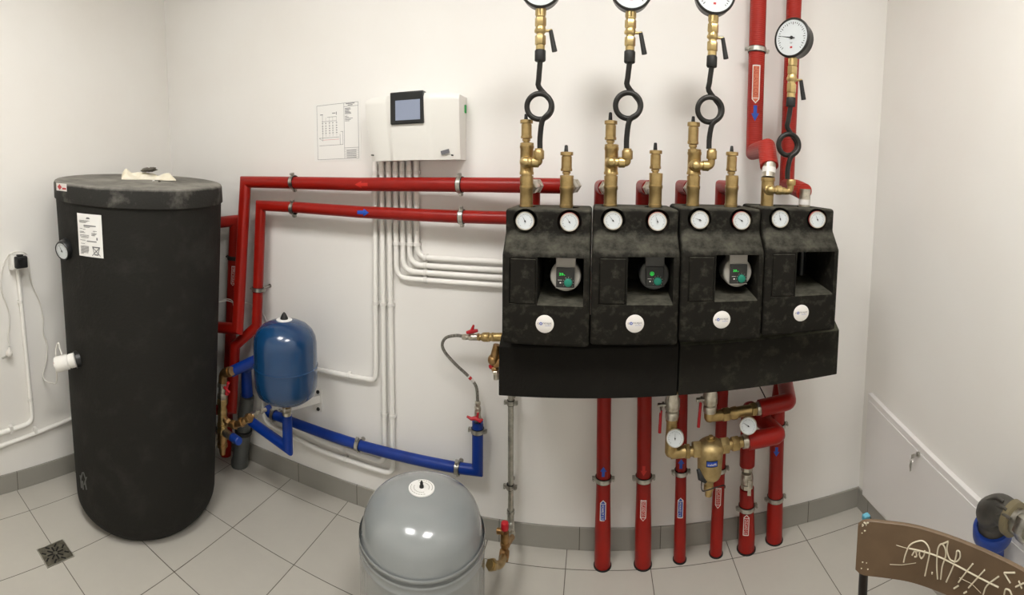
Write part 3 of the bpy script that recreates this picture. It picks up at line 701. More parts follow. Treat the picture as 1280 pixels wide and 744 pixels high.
MB().tube(rounded([g(629.5, 696, 1.58), g(626, 707, 1.5), g(612, 706, 1.425)], .04), .013, 16).hex(g(617, 706.5, 1.45), g(613, 706, 1.43), .019).build('elbow', 'brass', sv)

# ------------------------------------------------------------------ grey vessel
gv = at(527, 610, y=1.325); gx, gy = gv.x, 1.325
gvt = thing('expansion_vessel', (gx, gy, 0), 'big light grey expansion vessel standing on the floor', 'vessel')
GR = .197; gz = .04
prof = [(0, .06), (.004, .10), (.02, .145), (.05, .180), (.085, .193), (.12, .197)]
for zc_ in [at(527, v_, y=1.138).z - .04 for v_ in (756, 746, 737)]:
    prof += [(zc_ - .005, GR), (zc_ - .002, GR + .0013), (zc_ + .002, GR + .0013), (zc_ + .005, GR)]
prof += [(.34, GR), (.375, .1885), (.405, .183), (.430, .172), (.452, .152), (.468, .125), (.479, .095), (.487, .06), (.4915, .03), (.492, .01)]
kz = (gv.z - gz) / .492
MB().lathe((gx, gy, gz), (gx, gy, 1), [(a * kz, b) for a, b in prof], 80).build('vessel_body', 'grey_enamel', gvt)
zt = gv.z
MB().lathe((gx, gy, zt - .006), (gx, gy, zt + 1), [(0, .041), (.0065, .041), (.0075, .040), (.0078, .033), (.0078, .01)], 40).build('label_disc', 'paper', gvt)
mb = MB()
for k in range(26):
    a = k * 2*pi/26
    if k % 13 < 10:
        for r_ in (.034, .024): mb.xf(frame((gx + r_*cos(a), gy + r_*sin(a), zt + .0019), (0, 0, 1), (cos(a), sin(a), 0))).box((-.0030 * r_/.034, -.0012, 0), (.0030 * r_/.034, .0012, .0003))
mb.build('disc_print', 'pumpgrey', gvt)
MB().lathe((gx, gy, zt), (gx, gy, zt + 1), [(0, .007), (.008, .0065), (.011, .0045), (.016, .005), (.022, .003), (.023, .001)], 16).build('valve_cap', 'rubber', gvt)['label'] = 'black valve cap'
for k in range(3):
    a = k * 2.094 + .6; q = V((gx + .13 * cos(a), gy + .13 * sin(a), 0)); MB().cyl(q, q + V((0, 0, .075)), .016, seg=14).build('leg', 'grey_enamel', gvt)

# ------------------------------------------------------------------ pump groups
SL = .028                            # the whole row hangs a touch out of level
UX = [-.266, -.006, .254, .514]; UW = .257; YF0, YF1, YB = 1.352, 1.402, 1.62
ZB, ZTP = 1.034, 1.432
def zoff(x): return SL * (x - .25) + .008
shell = None
def make_shell():
    mb = MB()
    pr = [(YF0, 0), (YF0, .268), (YF1, .326), (YF1, .398), (YB, .398), (YB, 0)]
    n = len(pr); vs = [(0, y, z) for y, z in pr] + [(UW, y, z) for y, z in pr]
    mb.add(vs, [tuple(range(n)), tuple(range(2*n - 1, n - 1, -1))] + [(i, n + i, n + (i + 1) % n, (i + 1) % n) for i in range(n)], False)
    o = mb.build('insulation_shell', 'epp'); 
    o.location = (0, 0, 0)
    # shift mesh back to true coordinates
    org = V(o['_o']); 
    for v in o.data.vertices: v.co += org
    b = o.modifiers.new('bv', 'BEVEL'); b.width = .011; b.segments = 4; b.limit_method = 'ANGLE'; b.angle_limit = radians(28)
    bpy.context.view_layer.update(); bake(o); cut = []
    cb_ = MB(); cb_.box((.022, YF0 - .02, .122), (.100, YF0 + .006, .258)); cut.append(cb_)          # shallow seat of the block
    cb_ = MB(); cb_.prism([(0, 0)], 0, 0) if False else None
    c2 = MB()
    poly = [(YF0 - .02, .112), (YF0 - .02, .262), (1.56, .262), (1.56, .150), (YF0 + .01, .126)]
    n = len(poly); vs = [(.104, y, z) for y, z in poly] + [(.238, y, z) for y, z in poly]
    c2.add(vs, [tuple(range(n - 1, -1, -1)), tuple(range(n, 2*n))] + [(i, (i + 1) % n, n + (i + 1) % n, n + i) for i in range(n)], False); cut.append(c2)
    for gx_ in (.060, .192):
        c = MB(); c.lathe((gx_, YF1 - .01, .362), (gx_, YF1 + .03, .362), [(0, .037), (.01, .037), (.035, .031)], 40); cut.append(c)
    for gx_ in (.052, .190):
        c = MB(); c.cyl((gx_, 1.50, .385), (gx_, 1.50, .42), .0285, seg=32); cut.append(c)
    objs = []
    for c in cut:
        k = c.build('cutter', 'epp'); k.location = k['_o']; objs.append(k)
        m = o.modifiers.new('b', 'BOOLEAN'); m.object = k; m.operation = 'DIFFERENCE'; m.solver = 'EXACT'
    bpy.context.view_layer.update()
    bake(o); me = o.data
    bpy.data.objects.remove(o)
    for k in objs: bpy.data.objects.remove(k)
    for p_ in me.polygons: p_.use_smooth = True
    me.set_sharp_from_angle(angle=radians(35))
    return me
shell_me = make_shell()
GPU = 'black foam pump groups in a row'
ulabels = ['black foam pump group at the left end, pump showing bright green digits', 'second black foam pump group from left, with dark grey pump in its window',
           'third black foam pump group from left, pale pump in its window', 'black foam pump group at the right end, its window empty']
needles = [(2.05, 2.15), (2.25, 1.95), (2.85, 2.6), (1.85, 2.0)]
for k in range(4):
    x0 = UX[k]; zo = ZB + zoff(x0 + .13)
    root = thing('pump_group', (x0, 0, 0), ulabels[k], 'pump unit', GPU)
    root.location = (x0, YB, zo); root['_o'] = (x0, YB, zo)
    so = bpy.data.objects.new('insulation_shell', shell_me.copy()); C.objects.link(so); so.parent = root
    for v in so.data.vertices: v.co -= V((0, YB, 0))
    so['_o'] = tuple(root['_o'])
    w = lambda x, y, z: V((x0 + x, y, zo + z))
    # removable block left of the window
    MB().box(w(.0245, YF0 + .0015, .1245), w(.0985, YF0 + .07, .2555)).build('front_block', 'epp', root, bevel=.006) if False else MB().box(w(.0245, YF0 - .001, .1245), w(.0985, YF0 + .0055, .2555)).build('front_block', 'epp', root, bevel=.002)
    # dial thermometers: black well, red/blue collar
    for j, gx_ in enumerate((.060, .192)):
        c = w(gx_, YF1 + .004, .362)
        look = V((-c.x * .45, -c.y, 0)).normalized()
        th = MB().lathe(c - look * .006 - look * 0, c + look, [(0, .020), (0, .026), (.014, .026), (.0175, .0275), (.0215, .0275), (.0215, .0245), (.0195, .0245)], 36).build('thermometer', 'nickel', root)
        MB().lathe(c - look * .008, c + look, [(0, .0262), (.015, .0280), (.016, .0280), (.0172, .0265)], 36).build('collar', 'handle_red' if j == 1 else 'rubber', th)['label'] = ('red' if j == 1 else 'black') + ' plastic collar'
        mb = MB(); dial(mb, frame(c + look * .0135, look), .0245, needles[k][j], 9); mb.build('dial', ['dial', 'inkdark'], th)
    # round logo
    lc = w([.128, .129, .128, .128][k], YF0 - .0008, .067)
    lg = MB().xf(frame(lc, (0, -1, 0))).lathe((0, 0, -.001), (0, 0, 1), [(0, .0265), (.0014, .0265), (.0018, .026), (.0018, .004)], 40).build('logo_disc', 'label_white', root)
    fr = frame(lc - V((0, .0012, 0)), (0, -1, 0))
    mb = MB().xf(fr); mb.mat(0).text('c', .0048, .0052, 0, -.0185, .001).text('ncept', .0250, .0080, 0, .0075, .0014)
    mb.mat(1).torus(frame((-.0112, .001, 0), (0, 0, 1), (0, 1, 0)), .0034, .0011, 20, 6)
    for q in range(6): mb.box((.001 + q * .003, -.0052, 0), (.003 + q * .003, -.0042, .0003))
    mb.build('logo', ['ink', 'arrow_blue'], lg)
    # pump
    if k < 3:
        px = .184 if k != 1 else .190
        yp = 1.405 if k != 1 else 1.43
        gm = 'pumpgrey' if k != 1 else 'pumpdark'
        pc_ = w(px, yp, .202 if k != 1 else .198)
        pm = MB().lathe(pc_, pc_ + V((0, -.03, 0)), [(-.07, .03), (-.05, .044), (0, .046), (.012, .046), (.016, .042), (.016, .01)], 40).box(pc_ + V((-.029, -.019, .01)), pc_ + V((.029, .03, .062))).build('circulation_pump', gm, root, bevel=.0015)
        fp_ = MB().box(pc_ + V((-.027, -.026, -.033)), pc_ + V((.027, -.0165, .027))).build('faceplate', 'face', pm, bevel=.0015)
        MB().box(pc_ + V((-.028, -.0262, -.0345)), pc_ + V((.028, -.017, -.033))).build('faceplate_edge', gm, pm)
        kc = pc_ + V((.0085, -.026, -.017))
        MB().lathe(kc, kc + V((0, -1, 0)), [(0, .0125), (.006, .0118), (.007, .0105), (.007, .003)], 24).build('selector_knob', 'greenknob', pm)['label'] = 'green selector knob'
        fr = frame(pc_ + V((0, -.0268, 0)), (0, -1, 0))
        mb = MB().xf(fr); 
        if k == 0: mb.text('20', .0125, .0075, 0, -.0125, .0075).text('w', .004, .0025, 0, -.003, .005)
        elif k == 1: mb.text('6', .0060, .0065, 0, -.009, .0055).torus(frame((-.009, .0055, 0), (0, 0, 1), (0, 1, 0)), .0055, .0006, 16, 6)
        else: mb.text('20', .0115, .0068, 0, -.013, .0075).text('w', .004, .0025, 0, -.003, .005)
        mb.build('digits', 'greenled', pm)['label'] = 'lit green digits'
        mb = MB().xf(fr)
        for a in range(9): t_ = radians(-40 + a * 32); mb.ball((.0085 + .0155 * cos(t_), -.017 + .0155 * sin(t_), 0), .0008, 6)
        mb.box((-.022, -.0105, 0), (-.010, -.0095, .0003)); mb.ball((-.0145, -.018, 0), .0022, 8, (1.3, 1, .3)); mb.build('markings', 'label_white', pm)
    else:
        q = w(.17, 1.50, .2)
        MB().tube([w(.150, 1.50, .155), w(.150, 1.50, .26)], .016, 16).tube([w(.20, 1.52, .155), w(.20, 1.52, .26)], .013, 16).build('inner_pipe', 'blackgloss', root)

# manifold insulation below
MX = [(-.288, .268), (.272, .828)]
for k, (x0, x1) in enumerate(MX):
    zo0, zo1 = zoff(x0), zoff(x1)
    pr = [(1.424, .842), (1.424, 1.000), (1.46, 1.030), (1.70, 1.030), (1.70, .842)]
    n = len(pr)
    z_ = lambda z, x: z + zoff(x) - .008 + (.006 if z > 1 else .010 + (.012 if False else 0))
    vs = [(x0, y, z_(z, x0)) for y, z in pr] + [(x1, y, z_(z, x1)) for y, z in pr]
    o = MB().add(vs, [tuple(range(n)), tuple(range(2*n - 1, n - 1, -1))] + [(i, n + i, n + (i + 1) % n, (i + 1) % n) for i in range(n)], False).build(
        'manifold_cover', 'epp_dark' if k == 0 else 'epp_mottled', bevel=.003, label=['plain black foam manifold cover under the two left pump groups', 'mottled black foam manifold cover under the two right pump groups'][k], category='manifold', group='black foam manifold covers')
# bracket tabs under the manifold
for k, (u, v, lb) in enumerate([(648, 490, 'short dark bracket tab under the manifold beside the bare steel pipe'), (655, 491, 'thin bracket tab under manifold, second from the bare steel pipe'), (1016, 468, 'pointed bracket tab under the right end of the manifold'), (1024, 467, 'outermost bracket tab under the right end of the manifold')]):
    q = at(u, v, y=1.66); zt_ = .866 if k < 2 else .878
    MB().add([(q.x - .010, 1.64, zt_), (q.x + .008, 1.64, zt_), (q.x + .008, 1.68, zt_), (q.x - .010, 1.68, zt_), (q.x - .002, 1.64, zt_ - .045), (q.x + .006, 1.64, zt_ - .045), (q.x + .006, 1.68, zt_ - .045), (q.x - .002, 1.68, zt_ - .045)],
             [(0,3,2,1),(4,5,6,7),(0,1,5,4),(1,2,6,5),(2,3,7,6),(3,0,4,7)], False).build('bracket_tab', 'black_steel' if k % 2 == 0 else 'steel', label=lb, category='bracket', group='bracket tabs under the manifold')
# hidden wall rails carrying the row
for x_, lb in ((-.15, 'left steel rail holding the manifold row off the wall'), (.70, 'right steel rail holding the manifold row off the wall')):
    MB().box((x_ - .02, 1.703, .90), (x_ + .02, W, .93)).build('wall_rail', 'steel', label=lb, category='bracket', group='steel rails behind the manifold')

# ------------------------------------------------------------------ brass risers on top
YR = 1.50
ords = ['first', 'second', 'third', 'fourth']
def gz_(v, u=760): return at(u, v, y=YR).z
def air_vent(u, vbot, vtop, vcap, label):
    """automatic air vent: brass bottle with black cap"""
    x = at(u, vbot, y=YR).x; z0, z1, z2 = gz_(vbot, u), gz_(vtop, u), gz_(vcap, u)
    t = thing('air_vent', (x, YR, z0), label, 'air vent', 'automatic air vents on the pump groups')
    h = z1 - z0
    MB().lathe((x, YR, z0), (x, YR, 9), [(0, .010), (h*.06, .010), (h*.06, .013), (h*.14, .013), (h*.15, .011), (h*.19, .0155), (h*.26, .0165), (h*.80, .0165), (h*.81, .0145), (h*.84, .0145), (h*.85, .020), (h*.99, .020), (h, .0185)], 24).hex((x, YR, z0 + h*.17), (x, YR, z0 + h*.3), .018).build('body', 'brass', t)
    MB().lathe((x - .002, YR, z1 - .003), (x - .002, YR, 9), [(0, .006), (.004, .0065), (z2 - z1, .005), (z2 - z1 + .002, .003)], 14).build('cap', 'rubber', t)['label'] = 'small black screw cap'
    return t
def rings_prof(z0, z1, r):
    h = z1 - z0
    return [(0, r), (.012, r), (.012, r*1.06), (.017, r*1.06), (.018, r), (h*.6, r), (h*.62, r*1.08), (h*.70, r*1.08), (h*.71, r), (h - .006, r*1.04), (h, r*1.04)]
YG = YR - .032
def gauge(u_base, u_ring, v_ring, v_hex0, v_hex1, v_c, label, rg=.064, face=None, needle=2.6, rr=.0380, vb=187):
    """siphon pipe with ring, black union, brass cock with lever, round pressure gauge"""
    xb = at(u_base, vb, y=YG).x; zb_ = gz_(vb, u_base)
    xr = at(u_ring, v_ring, y=YG).x; zr = gz_(v_ring, u_ring)
    xt = at((u_base + u_ring) / 2, v_hex0, y=YG).x; xt = xr + .001
    zh0, zh1, zc = gz_(v_hex0, u_ring), gz_(v_hex1, u_ring), gz_(v_c, u_ring)
    t = thing('pressure_gauge', (xb, YG, zb_), label, 'gauge', 'round pressure gauges on siphon pipes')
    # path: up from the elbow, over the back of the loop once round, then up
    pts = [V((xb, YG - .002, zb_)), V((xb, YG - .002, zb_ + .035)), V((xb + .003, YG - .002, zr - rr - .012))]
    n = 30
    for i in range(n + 1):
        a = radians(-50 + (360 + 95) * i / n)
        yy = YG - .010 + .022 * i / n
        pts.append(V((xr + rr * cos(a), yy, zr + rr * sin(a))))
    pts += [V((xt - .004, YG + .009, zr + rr + .022)), V((xt - .004, YG + .004, zr + rr + .045)), V((xt, YG, zh0))]
    pts[2] = V((xb + .006, YG - .006, zr - rr - .008))
    MB().tube(smooth_path(pts, 3), .0084, 14).build('siphon_pipe', 'black_steel', t)
    MB().hex((xt, YG, zh0), (xt, YG, zh1), .0168, 8).build('union_nut', 'rubber', t)
    zt_ = zc - rg * .98; h = zt_ - zh1
    cock = MB().lathe((xt, YG, zh1), (xt, YG, 9), [(0, .014), (h*.1, .014), (h*.11, .012), (h*.4, .012), (h*.43, .0155), (h*.5, .0165), (h*.58, .0145), (h*.62, .011), (h*.8, .011), (h*.81, .0145), (h, .0145)], 20).hex((xt, YG, zh1 + h*.12), (xt, YG, zh1 + h*.36), .0165).hex((xt, YG, zh1 + h*.58), (xt, YG, zh1 + h*.80), .0172).hex((xt, YG, zh1 + h*.84), (xt, YG, zh1 + h*1.02), .0165, 4).build('cock', 'brass_bright', t)
    zk = zh1 + h * .47
    MB().lathe((xt - .018, YG, zk), (xt + 1, YG, zk), [(0, .004), (.001, .0055), (.005, .0055), (.006, .008), (.03, .008), (.031, .0045), (.044, .004), (.05, .006), (.053, .0055), (.0545, .003)], 14).build('spindle', 'brass_bright', cock)
    MB().tube([(xt + .031, YG - .003, zk), (xt + .044, YG - .004, zk - .062)], [.0062, .0082], 12).build('lever', 'rubber', cock)['label'] = 'black lever grip'
    look = V(face) if face else V((-xt * .4, -YG, 0)); look.normalize(); c = V((xt, YG, zc))
    cs = MB().lathe(c - look * .016, c + look, [(-.014, rg - .012), (-.010, rg - .005), (.02, rg - .003), (.026, rg), (.032, rg), (.034, rg - .003), (.034, rg - .007), (.031, rg - .007)], 48).build('gauge_case', 'black_steel', t)
    mb = MB(); fr = frame(c + look * .0153, look); dial(mb, fr, rg - .0065, needle, 10)
    mb.xf(fr); mb.mat(1).text('bar', .009, .006, .0016, 0, -.016); mb.mat(2).box((-.004, -.034, .0013), (.004, -.028, .0016)); mb.build('dial', ['dial', 'inkdark', 'plug_red'], cs)
    return t
def riser_tall(k, u, vt, vtee, ub, v_top_tee, label):
    """brass pipe with tee and side elbow"""
    x = at(u, 250, y=YR).x; z0 = 1.4225 + zoff(x); zt_ = gz_(vt, u); ztee = gz_(vtee, u); xb = at(ub, vtee, y=YR).x
    t = thing('brass_riser', (x, YR, z0), label, 'fitting', 'brass risers on top of the pump groups')
    zl = gz_(220, u); 
    MB().lathe((x, YR, z0), (x, YR, 9), rings_prof(z0, zl, .0205), 28).build('lower_pipe', 'brass', t)
    h = zt_ - zl
    MB().lathe((x, YR, zl), (x, YR, 9), [(0, .018), (.004, .018), (.004, .0225), (.012, .0225), (.014, .021), (h - .02, .021), (h - .018, .0225), (h - .010, .0225), (h - .009, .017), (h - .004, .017)], 28).hex((x, YR, zt_ - .010), (x, YR, zt_ - .001), .0215, 8).build('tee', 'brass', t)
    yb_ = YR - .028
    MB().cyl((x, YR, ztee), (x, yb_, ztee), .021, .019, bev=.003).ball((x, yb_ - .002, ztee), .0165, 16).tube([(x, yb_, ztee), (xb - .024, yb_, ztee)], .0135, 18).lathe((x + .020, yb_, ztee), (x + 1, yb_, ztee), [(0, .0135), (.002, .0165), (.02, .0165), (.022, .0145)], 20).build('branch', 'brass_bright', t)
    zel = gz_(187 if k < 3 else 223, ub)
    MB().tube(rounded([V((xb - .026, yb_, ztee - .001)), V((xb, yb_ - .002, ztee - .001)), V((xb, YG, zel - .03))], .02, 6), .0115, 16).hex((xb, YG - .002, zel - .032), (xb, YG - .002, zel - .004), .0165, 8).cyl((xb, YG - .002, zel - .006), (xb, YG - .002, zel + .001), .0125).build('elbow', 'brass', t)
    return t, x
tall = [(658, 178, 203, 675), (763, 180, 203, 783), (866, 186, 207, 886)]
names_t = ['left end', 'second', 'third']
for k, (u, vt, vt2, ub) in enumerate(tall):
    who = ['pump group at left end', 'second pump group from left', 'third pump group from left'][k]
    riser_tall(k, u, vt, vt2, ub, 0, 'tall brass riser with side branch on the ' + who)
    air_vent(u, vt, [150, 151, 153][k], [142, 140, 145][k], 'brass air vent on the tall riser of the ' + who)
    gauge(ub, [674, 785, 887][k], [135, 134, 139][k], [80, 82, 87][k], [66, 67, 73][k], [-10, -7, -2][k], 'pressure gauge with black siphon loop above the ' + who, needle=[.9, 1.2, 2.4][k], vb=187)
short = [(708, 219, 190, 181), (819, 216, 188, 178), (914, 219, 190, 182)]
for k, (u, v0, v1, v2) in enumerate(short):
    who = ['pump group at left end', 'second pump group from left', 'third pump group from left'][k]
    x = at(u, 250, y=YR).x; z0 = 1.4225 + zoff(x); zt_ = gz_(v0, u)
    t = thing('brass_riser', (x, YR, z0), 'short brass riser on the right of the ' + who, 'fitting', 'brass risers on top of the pump groups')
    MB().lathe((x, YR, z0), (x, YR, 9), rings_prof(z0, zt_ - .006, .0205), 28).hex((x, YR, zt_ - .007), (x, YR, zt_ - .0005), .0215, 8).build('lower_pipe', 'brass', t)
    air_vent(u, v0, v1, v2, 'brass air vent on the short riser of the ' + who)
# unit 4
x4 = at(959, 247, y=YR).x
t = thing('brass_riser', (x4, YR, 1.42), 'short brass tee with side branch on the pump group at right end', 'fitting', 'brass risers on top of the pump groups')
z0 = 1.4225 + zoff(x4); z1 = gz_(222, 959)
MB().lathe((x4, YR, z0), (x4, YR, 9), [(0, .0215), (z1 - z0 - .012, .0215), (z1 - z0 - .011, .0235), (z1 - z0, .0235)], 28).build('tee', 'brass', t)
xb = at(983, 240, y=YR).x; zt4 = gz_(237, 959)
MB().cyl((x4, YR, zt4), (x4, YR - .03, zt4), .019, bev=.003).tube([(x4, YR - .03, zt4), (xb - .02, YR - .03, zt4 - .002)], .0125, 18).ball((x4, YR - .032, zt4), .0155).lathe((x4 + .018, YR - .03, zt4), (x4 + 1, YR - .03, zt4), [(0, .013), (.002, .0155), (.018, .0155), (.02, .013)], 18).build('branch', 'brass_bright', t)
zel = gz_(225, 985)
MB().tube(rounded([V((xb - .022, YR - .03, zt4 - .003)), V((xb, YR - .03, zt4 - .003)), V((xb + .002, YG, zel - .006))], .02), .011, 16).hex((xb + .002, YG, zel - .018), (xb + .002, YG, zel + .002), .0165, 8).build('elbow', 'brass', t)
gauge(984, 985.5, 182, 135, 124, 51.5, 'pressure gauge in full view above the pump group at right end', rg=.064, face=(-1.25, -1, 0), needle=2.95, rr=.0345, vb=224)

# short red pipes and unions behind the risers
for k, (u, uu, lb) in enumerate([(752, 759, 'short red pipe stub behind the tall riser of second pump group from left'), (804, 811, 'short red pipe stub behind the short riser of second pump group from left'),
                                (853, 860, 'short red pipe stub behind the tall riser of third pump group from left'), (903, 908, 'short red pipe stub behind the short riser of third pump group from left')]):
    yq = 1.70; q = at(u, 234, y=yq); z_ = q.z
    xr_ = [at(763, 250, y=YR).x, at(819, 250, y=YR).x, at(866, 247, y=YR).x, at(914, 247, y=YR).x][k]
    t = thing('pipe_stub', (q.x, yq, 1.2), lb, 'pipe', 'short red pipe stubs behind the brass risers')
    MB().tube([(q.x, yq + .0, 1.05), (q.x, yq, z_), (q.x + .012, 1.615, z_)], .026, 20).build('foam', 'red', t)
    a = V((q.x + .012, 1.615, z_)); b = V((xr_ + .004, YR + .024, z_ - .002)); d_ = (b - a).normalized()
    MB().hex(a, a + d_ * .028, .025).cyl(a + d_ * .028, a + d_ * .05, .020).hex(a + d_ * .05, b, .022).build('union', 'nickel', t)
# unions for unit 1
for u, x_, lb in ((671, at(658, 250, y=YR).x, 'nickel union behind the tall riser of pump group at left end'), (718, at(708, 250, y=YR).x, 'nickel union behind the short riser of pump group at left end')):
    a = at(u, 232, y=1.66); b = V((x_ + .006, YR + .024, a.z - .004)); d_ = (b - a).normalized()
    mb = MB().hex(a, a + d_ * .03, .026).cyl(a + d_ * .03, a + d_ * .06, .021).hex(a + d_ * .06, b, .023)
    mb.build('pipe_union', 'nickel', label=lb, category='fitting', group='nickel unions behind the first pump group')
q = at(667, 243, y=1.69); MB().tube([(q.x, 1.69, 1.05), (q.x, 1.69, q.z + .010)], .024, 18).build('pipe_stub', 'red', label='short red vertical pipe behind the tall riser of pump group at left end', category='pipe', group='short red pipe stubs behind the brass risers')

# two big red pipes coming down at right
yq = 1.78
a0, a1 = at(944, -40, y=yq), at(944, 190, y=yq)
xa = (at(944, 20, y=yq).x + at(942, 170, y=yq).x) / 2
b0 = at(961, 190, y=1.56)
xr4 = x4
zel = at(950, 190, y=yq).z
rp1 = pipe('insulated_pipe', [(xa - .010, yq, ZC - .001), (xa + .012, yq, zel), (xr4 + .012, 1.56, zel - .0), (xr4 + .006, 1.51, at(961, 208, y=1.52).z)], .0315, 'red_rib', 'left of the two big red ribbed pipes coming down from the ceiling', group='big red ribbed pipes from the ceiling')
xc = (at(988, 20, y=yq).x + at(986, 200, y=yq).x) / 2
x5 = at(1006, 240, y=YR).x; zel2 = at(1000, 232, y=1.65).z
rp2 = pipe('insulated_pipe', [(xc - .006, yq, ZC - .001), (xc + .008, yq, at(990, 232, y=yq).z), (x5, 1.57, zel2 - .01), (x5 + .002, 1.51, gz_(240, 1004))], .0300, 'red_rib', 'right of the two big red ribbed pipes coming down from the ceiling, behind the gauge', group='big red ribbed pipes from the ceiling')
def lerp_x(z, p, q): t_ = (z - p[2]) / (q[2] - p[2]); return p[0] + (q[0] - p[0]) * t_
PA, PB = (xa - .010, yq, ZC), (xa + .012, yq, zel)
dA = (V(PA) - V(PB)).normalized()
z_ = at(943, 107, y=yq).z; pipe_label(rp1, (lerp_x(z_, PA, PB), yq, z_), dA, .0315, -1, .030, .145, 'label_orange', 'ZASILANIE C.O.', textm='label_red', label='orange and white flow label')
z_ = at(943, 143, y=yq).z; arrow(rp1, (lerp_x(z_, PA, PB), yq, z_), dA, .0315, -1, .030, .060, 'arrow_blue', label='blue arrow pointing down')
z_ = at(944, 62.5, y=yq).z; xq = lerp_x(z_, PA, PB); clamp((xq, yq, z_), (0, 0, 1), .0315, (xq, W, z_), 'steel clamp on the left big red pipe below the ceiling')
PA, PB = (xc - .006, yq, ZC), (xc + .008, yq, at(990, 232, y=yq).z); dA = (V(PA) - V(PB)).normalized()
z_ = at(990, 108, y=yq).z; pipe_label(rp2, (lerp_x(z_, PA, PB), yq, z_), dA, .0300, 1, .026, .125, 'label_red', 'POWRÓT C.O.', label='red and white flow label')
# silver unions under them
q0, q1 = V((xr4 + .006, 1.51, at(961, 206, y=1.52).z)), V((x4 + .001, YR, gz_(222, 959)))
t = thing('pipe_union', q1, 'silver pipe coupling between left big red pipe and brass tee', 'fitting')
MB().cyl(q1, q0 + (q0 - q1) * .3, .0225).build('coupling', 'nickel', t)
MB().lathe(q1 + (q0 - q1) * .35, q0, [(0, .0228), (.0, .0235), (.018, .0235), (.018, .0228)], 28).build('paper_label', 'label_white', t)
q1 = V((x5 + .003, YR + .005, 1.4235 + zoff(x5))); q0 = V((x5 + .003, YR + .005, gz_(240, 1004) + .01))
t = thing('pipe_union', q1, 'silver pipe coupling under the right big red pipe', 'fitting')
MB().cyl(q1, q0, .0195).build('coupling', 'nickel', t)
MB().lathe(q1 + V((0, 0, .014)), q0, [(0, .020), (.018, .020), (.018, .0195)], 28).build('paper_label', 'label_white', t)

# ------------------------------------------------------------------ red floor pipes
GF = 'red insulated pipes rising from the floor'
yf = 1.775
def floor_pipe(x, y, r0, r1, ztop, zj, label, cuff=True, xtop=None):
    xt = x if xtop is None else xtop
    t = thing('insulated_pipe', (x, y, 0), label, 'pipe', GF)
    f = lambda z: x + (xt - x) * z / ztop
    MB().tube([(x, y, .0), (f(zj * .4), y, zj * .4), (f(zj * .85), y, zj * .85), (f(zj), y, zj), (f(ztop), y, ztop)], [r0, r0, r1 * 1.02, r1, r1], 28).build('foam_sleeve', 'red', t)
    if cuff: MB().lathe((x, y, 0), (x, y, 1), [(0, r0 + .004), (.004, r0 + .004), (.005, r0 - .002)], 28).build('floor_cuff', 'rubber', t)
    return t, f
def lab(parent, f, y, u, v, R, d, ground, txt, L=.085, w=.023, **k):
    z_ = at(u, v, y=y).z; pipe_label(parent, (f(z_), y, z_), (0, 0, 1), R, d, w, L, ground, txt, **k)
def arr(parent, f, y, u, v, R, d, m, w=.026, L=.04):
    z_ = at(u, v, y=y - R).z; arrow(parent, (f(z_), y, z_), (0, 0, 1), R, d, w, L, m)
def clz(f, y, u, v, R, label):
    z_ = at(u, v, y=y - R * .5).z; clamp((f(z_), y, z_), (0, 0, 1), R, (f(z_), W, z_), label)
fx = lambda u, v, y=yf: at(u, v, y=y).x
P1, f1 = floor_pipe(fx(753.5, 690), yf, .0315, .0275, .880, .36, 'leftmost red floor pipe, blue label pointing up, thick as its neighbour', xtop=fx(753.5, 480) + .004)
lab(P1, f1, yf - .0, 753.5, 632, .0295, 1, 'label_blue', 'POWRÓT C.O.', label='blue flow label pointing up'); arr(P1, f1, yf, 752, 590, .0275, 1, 'arrow_blue')
clz(f1, yf, 753, 601, .0280, 'steel clamp on leftmost red floor pipe')
P2, f2 = floor_pipe(fx(804, 690), yf, .0325, .0285, .880, .36, 'second red floor pipe from left, red label pointing down', xtop=fx(805, 480))
lab(P2, f2, yf, 805, 632, .0305, -1, 'label_red', 'ZASILANIE C.O.', label='red and white flow label pointing down'); arr(P2, f2, yf, 804, 589, .0285, -1, 'arrow_red')
clz(f2, yf, 804, 600, .0290, 'steel clamp on second red floor pipe from left')
P3, f3 = floor_pipe(fx(850.5, 690), 1.785, .0240, .0220, .880, .33, 'third red floor pipe from left, thin, blue label pointing up', xtop=fx(852, 500))
lab(P3, f3, 1.785, 852, 630, .0232, 1, 'label_blue', 'POWRÓT C.O.', label='blue flow label pointing up'); arr(P3, f3, 1.785, 853, 580, .0220, 1, 'arrow_blue')
clz(f3, 1.785, 851, 592, .0225, 'steel clamp on third red floor pipe from left')
P4, f4 = floor_pipe(fx(896.5, 684), 1.79, .0255, .0235, .890, .33, 'fourth red floor pipe from left, red label behind the brass filter', xtop=fx(901.5, 490) + .01)
lab(P4, f4, 1.79, 899.5, 618, .0245, -1, 'label_red', 'ZASILANIE C.O.', label='red and white flow label pointing down')
clz(f4, 1.79, 902, 588, .0240, 'steel clamp on fourth red floor pipe, behind the brass filter')
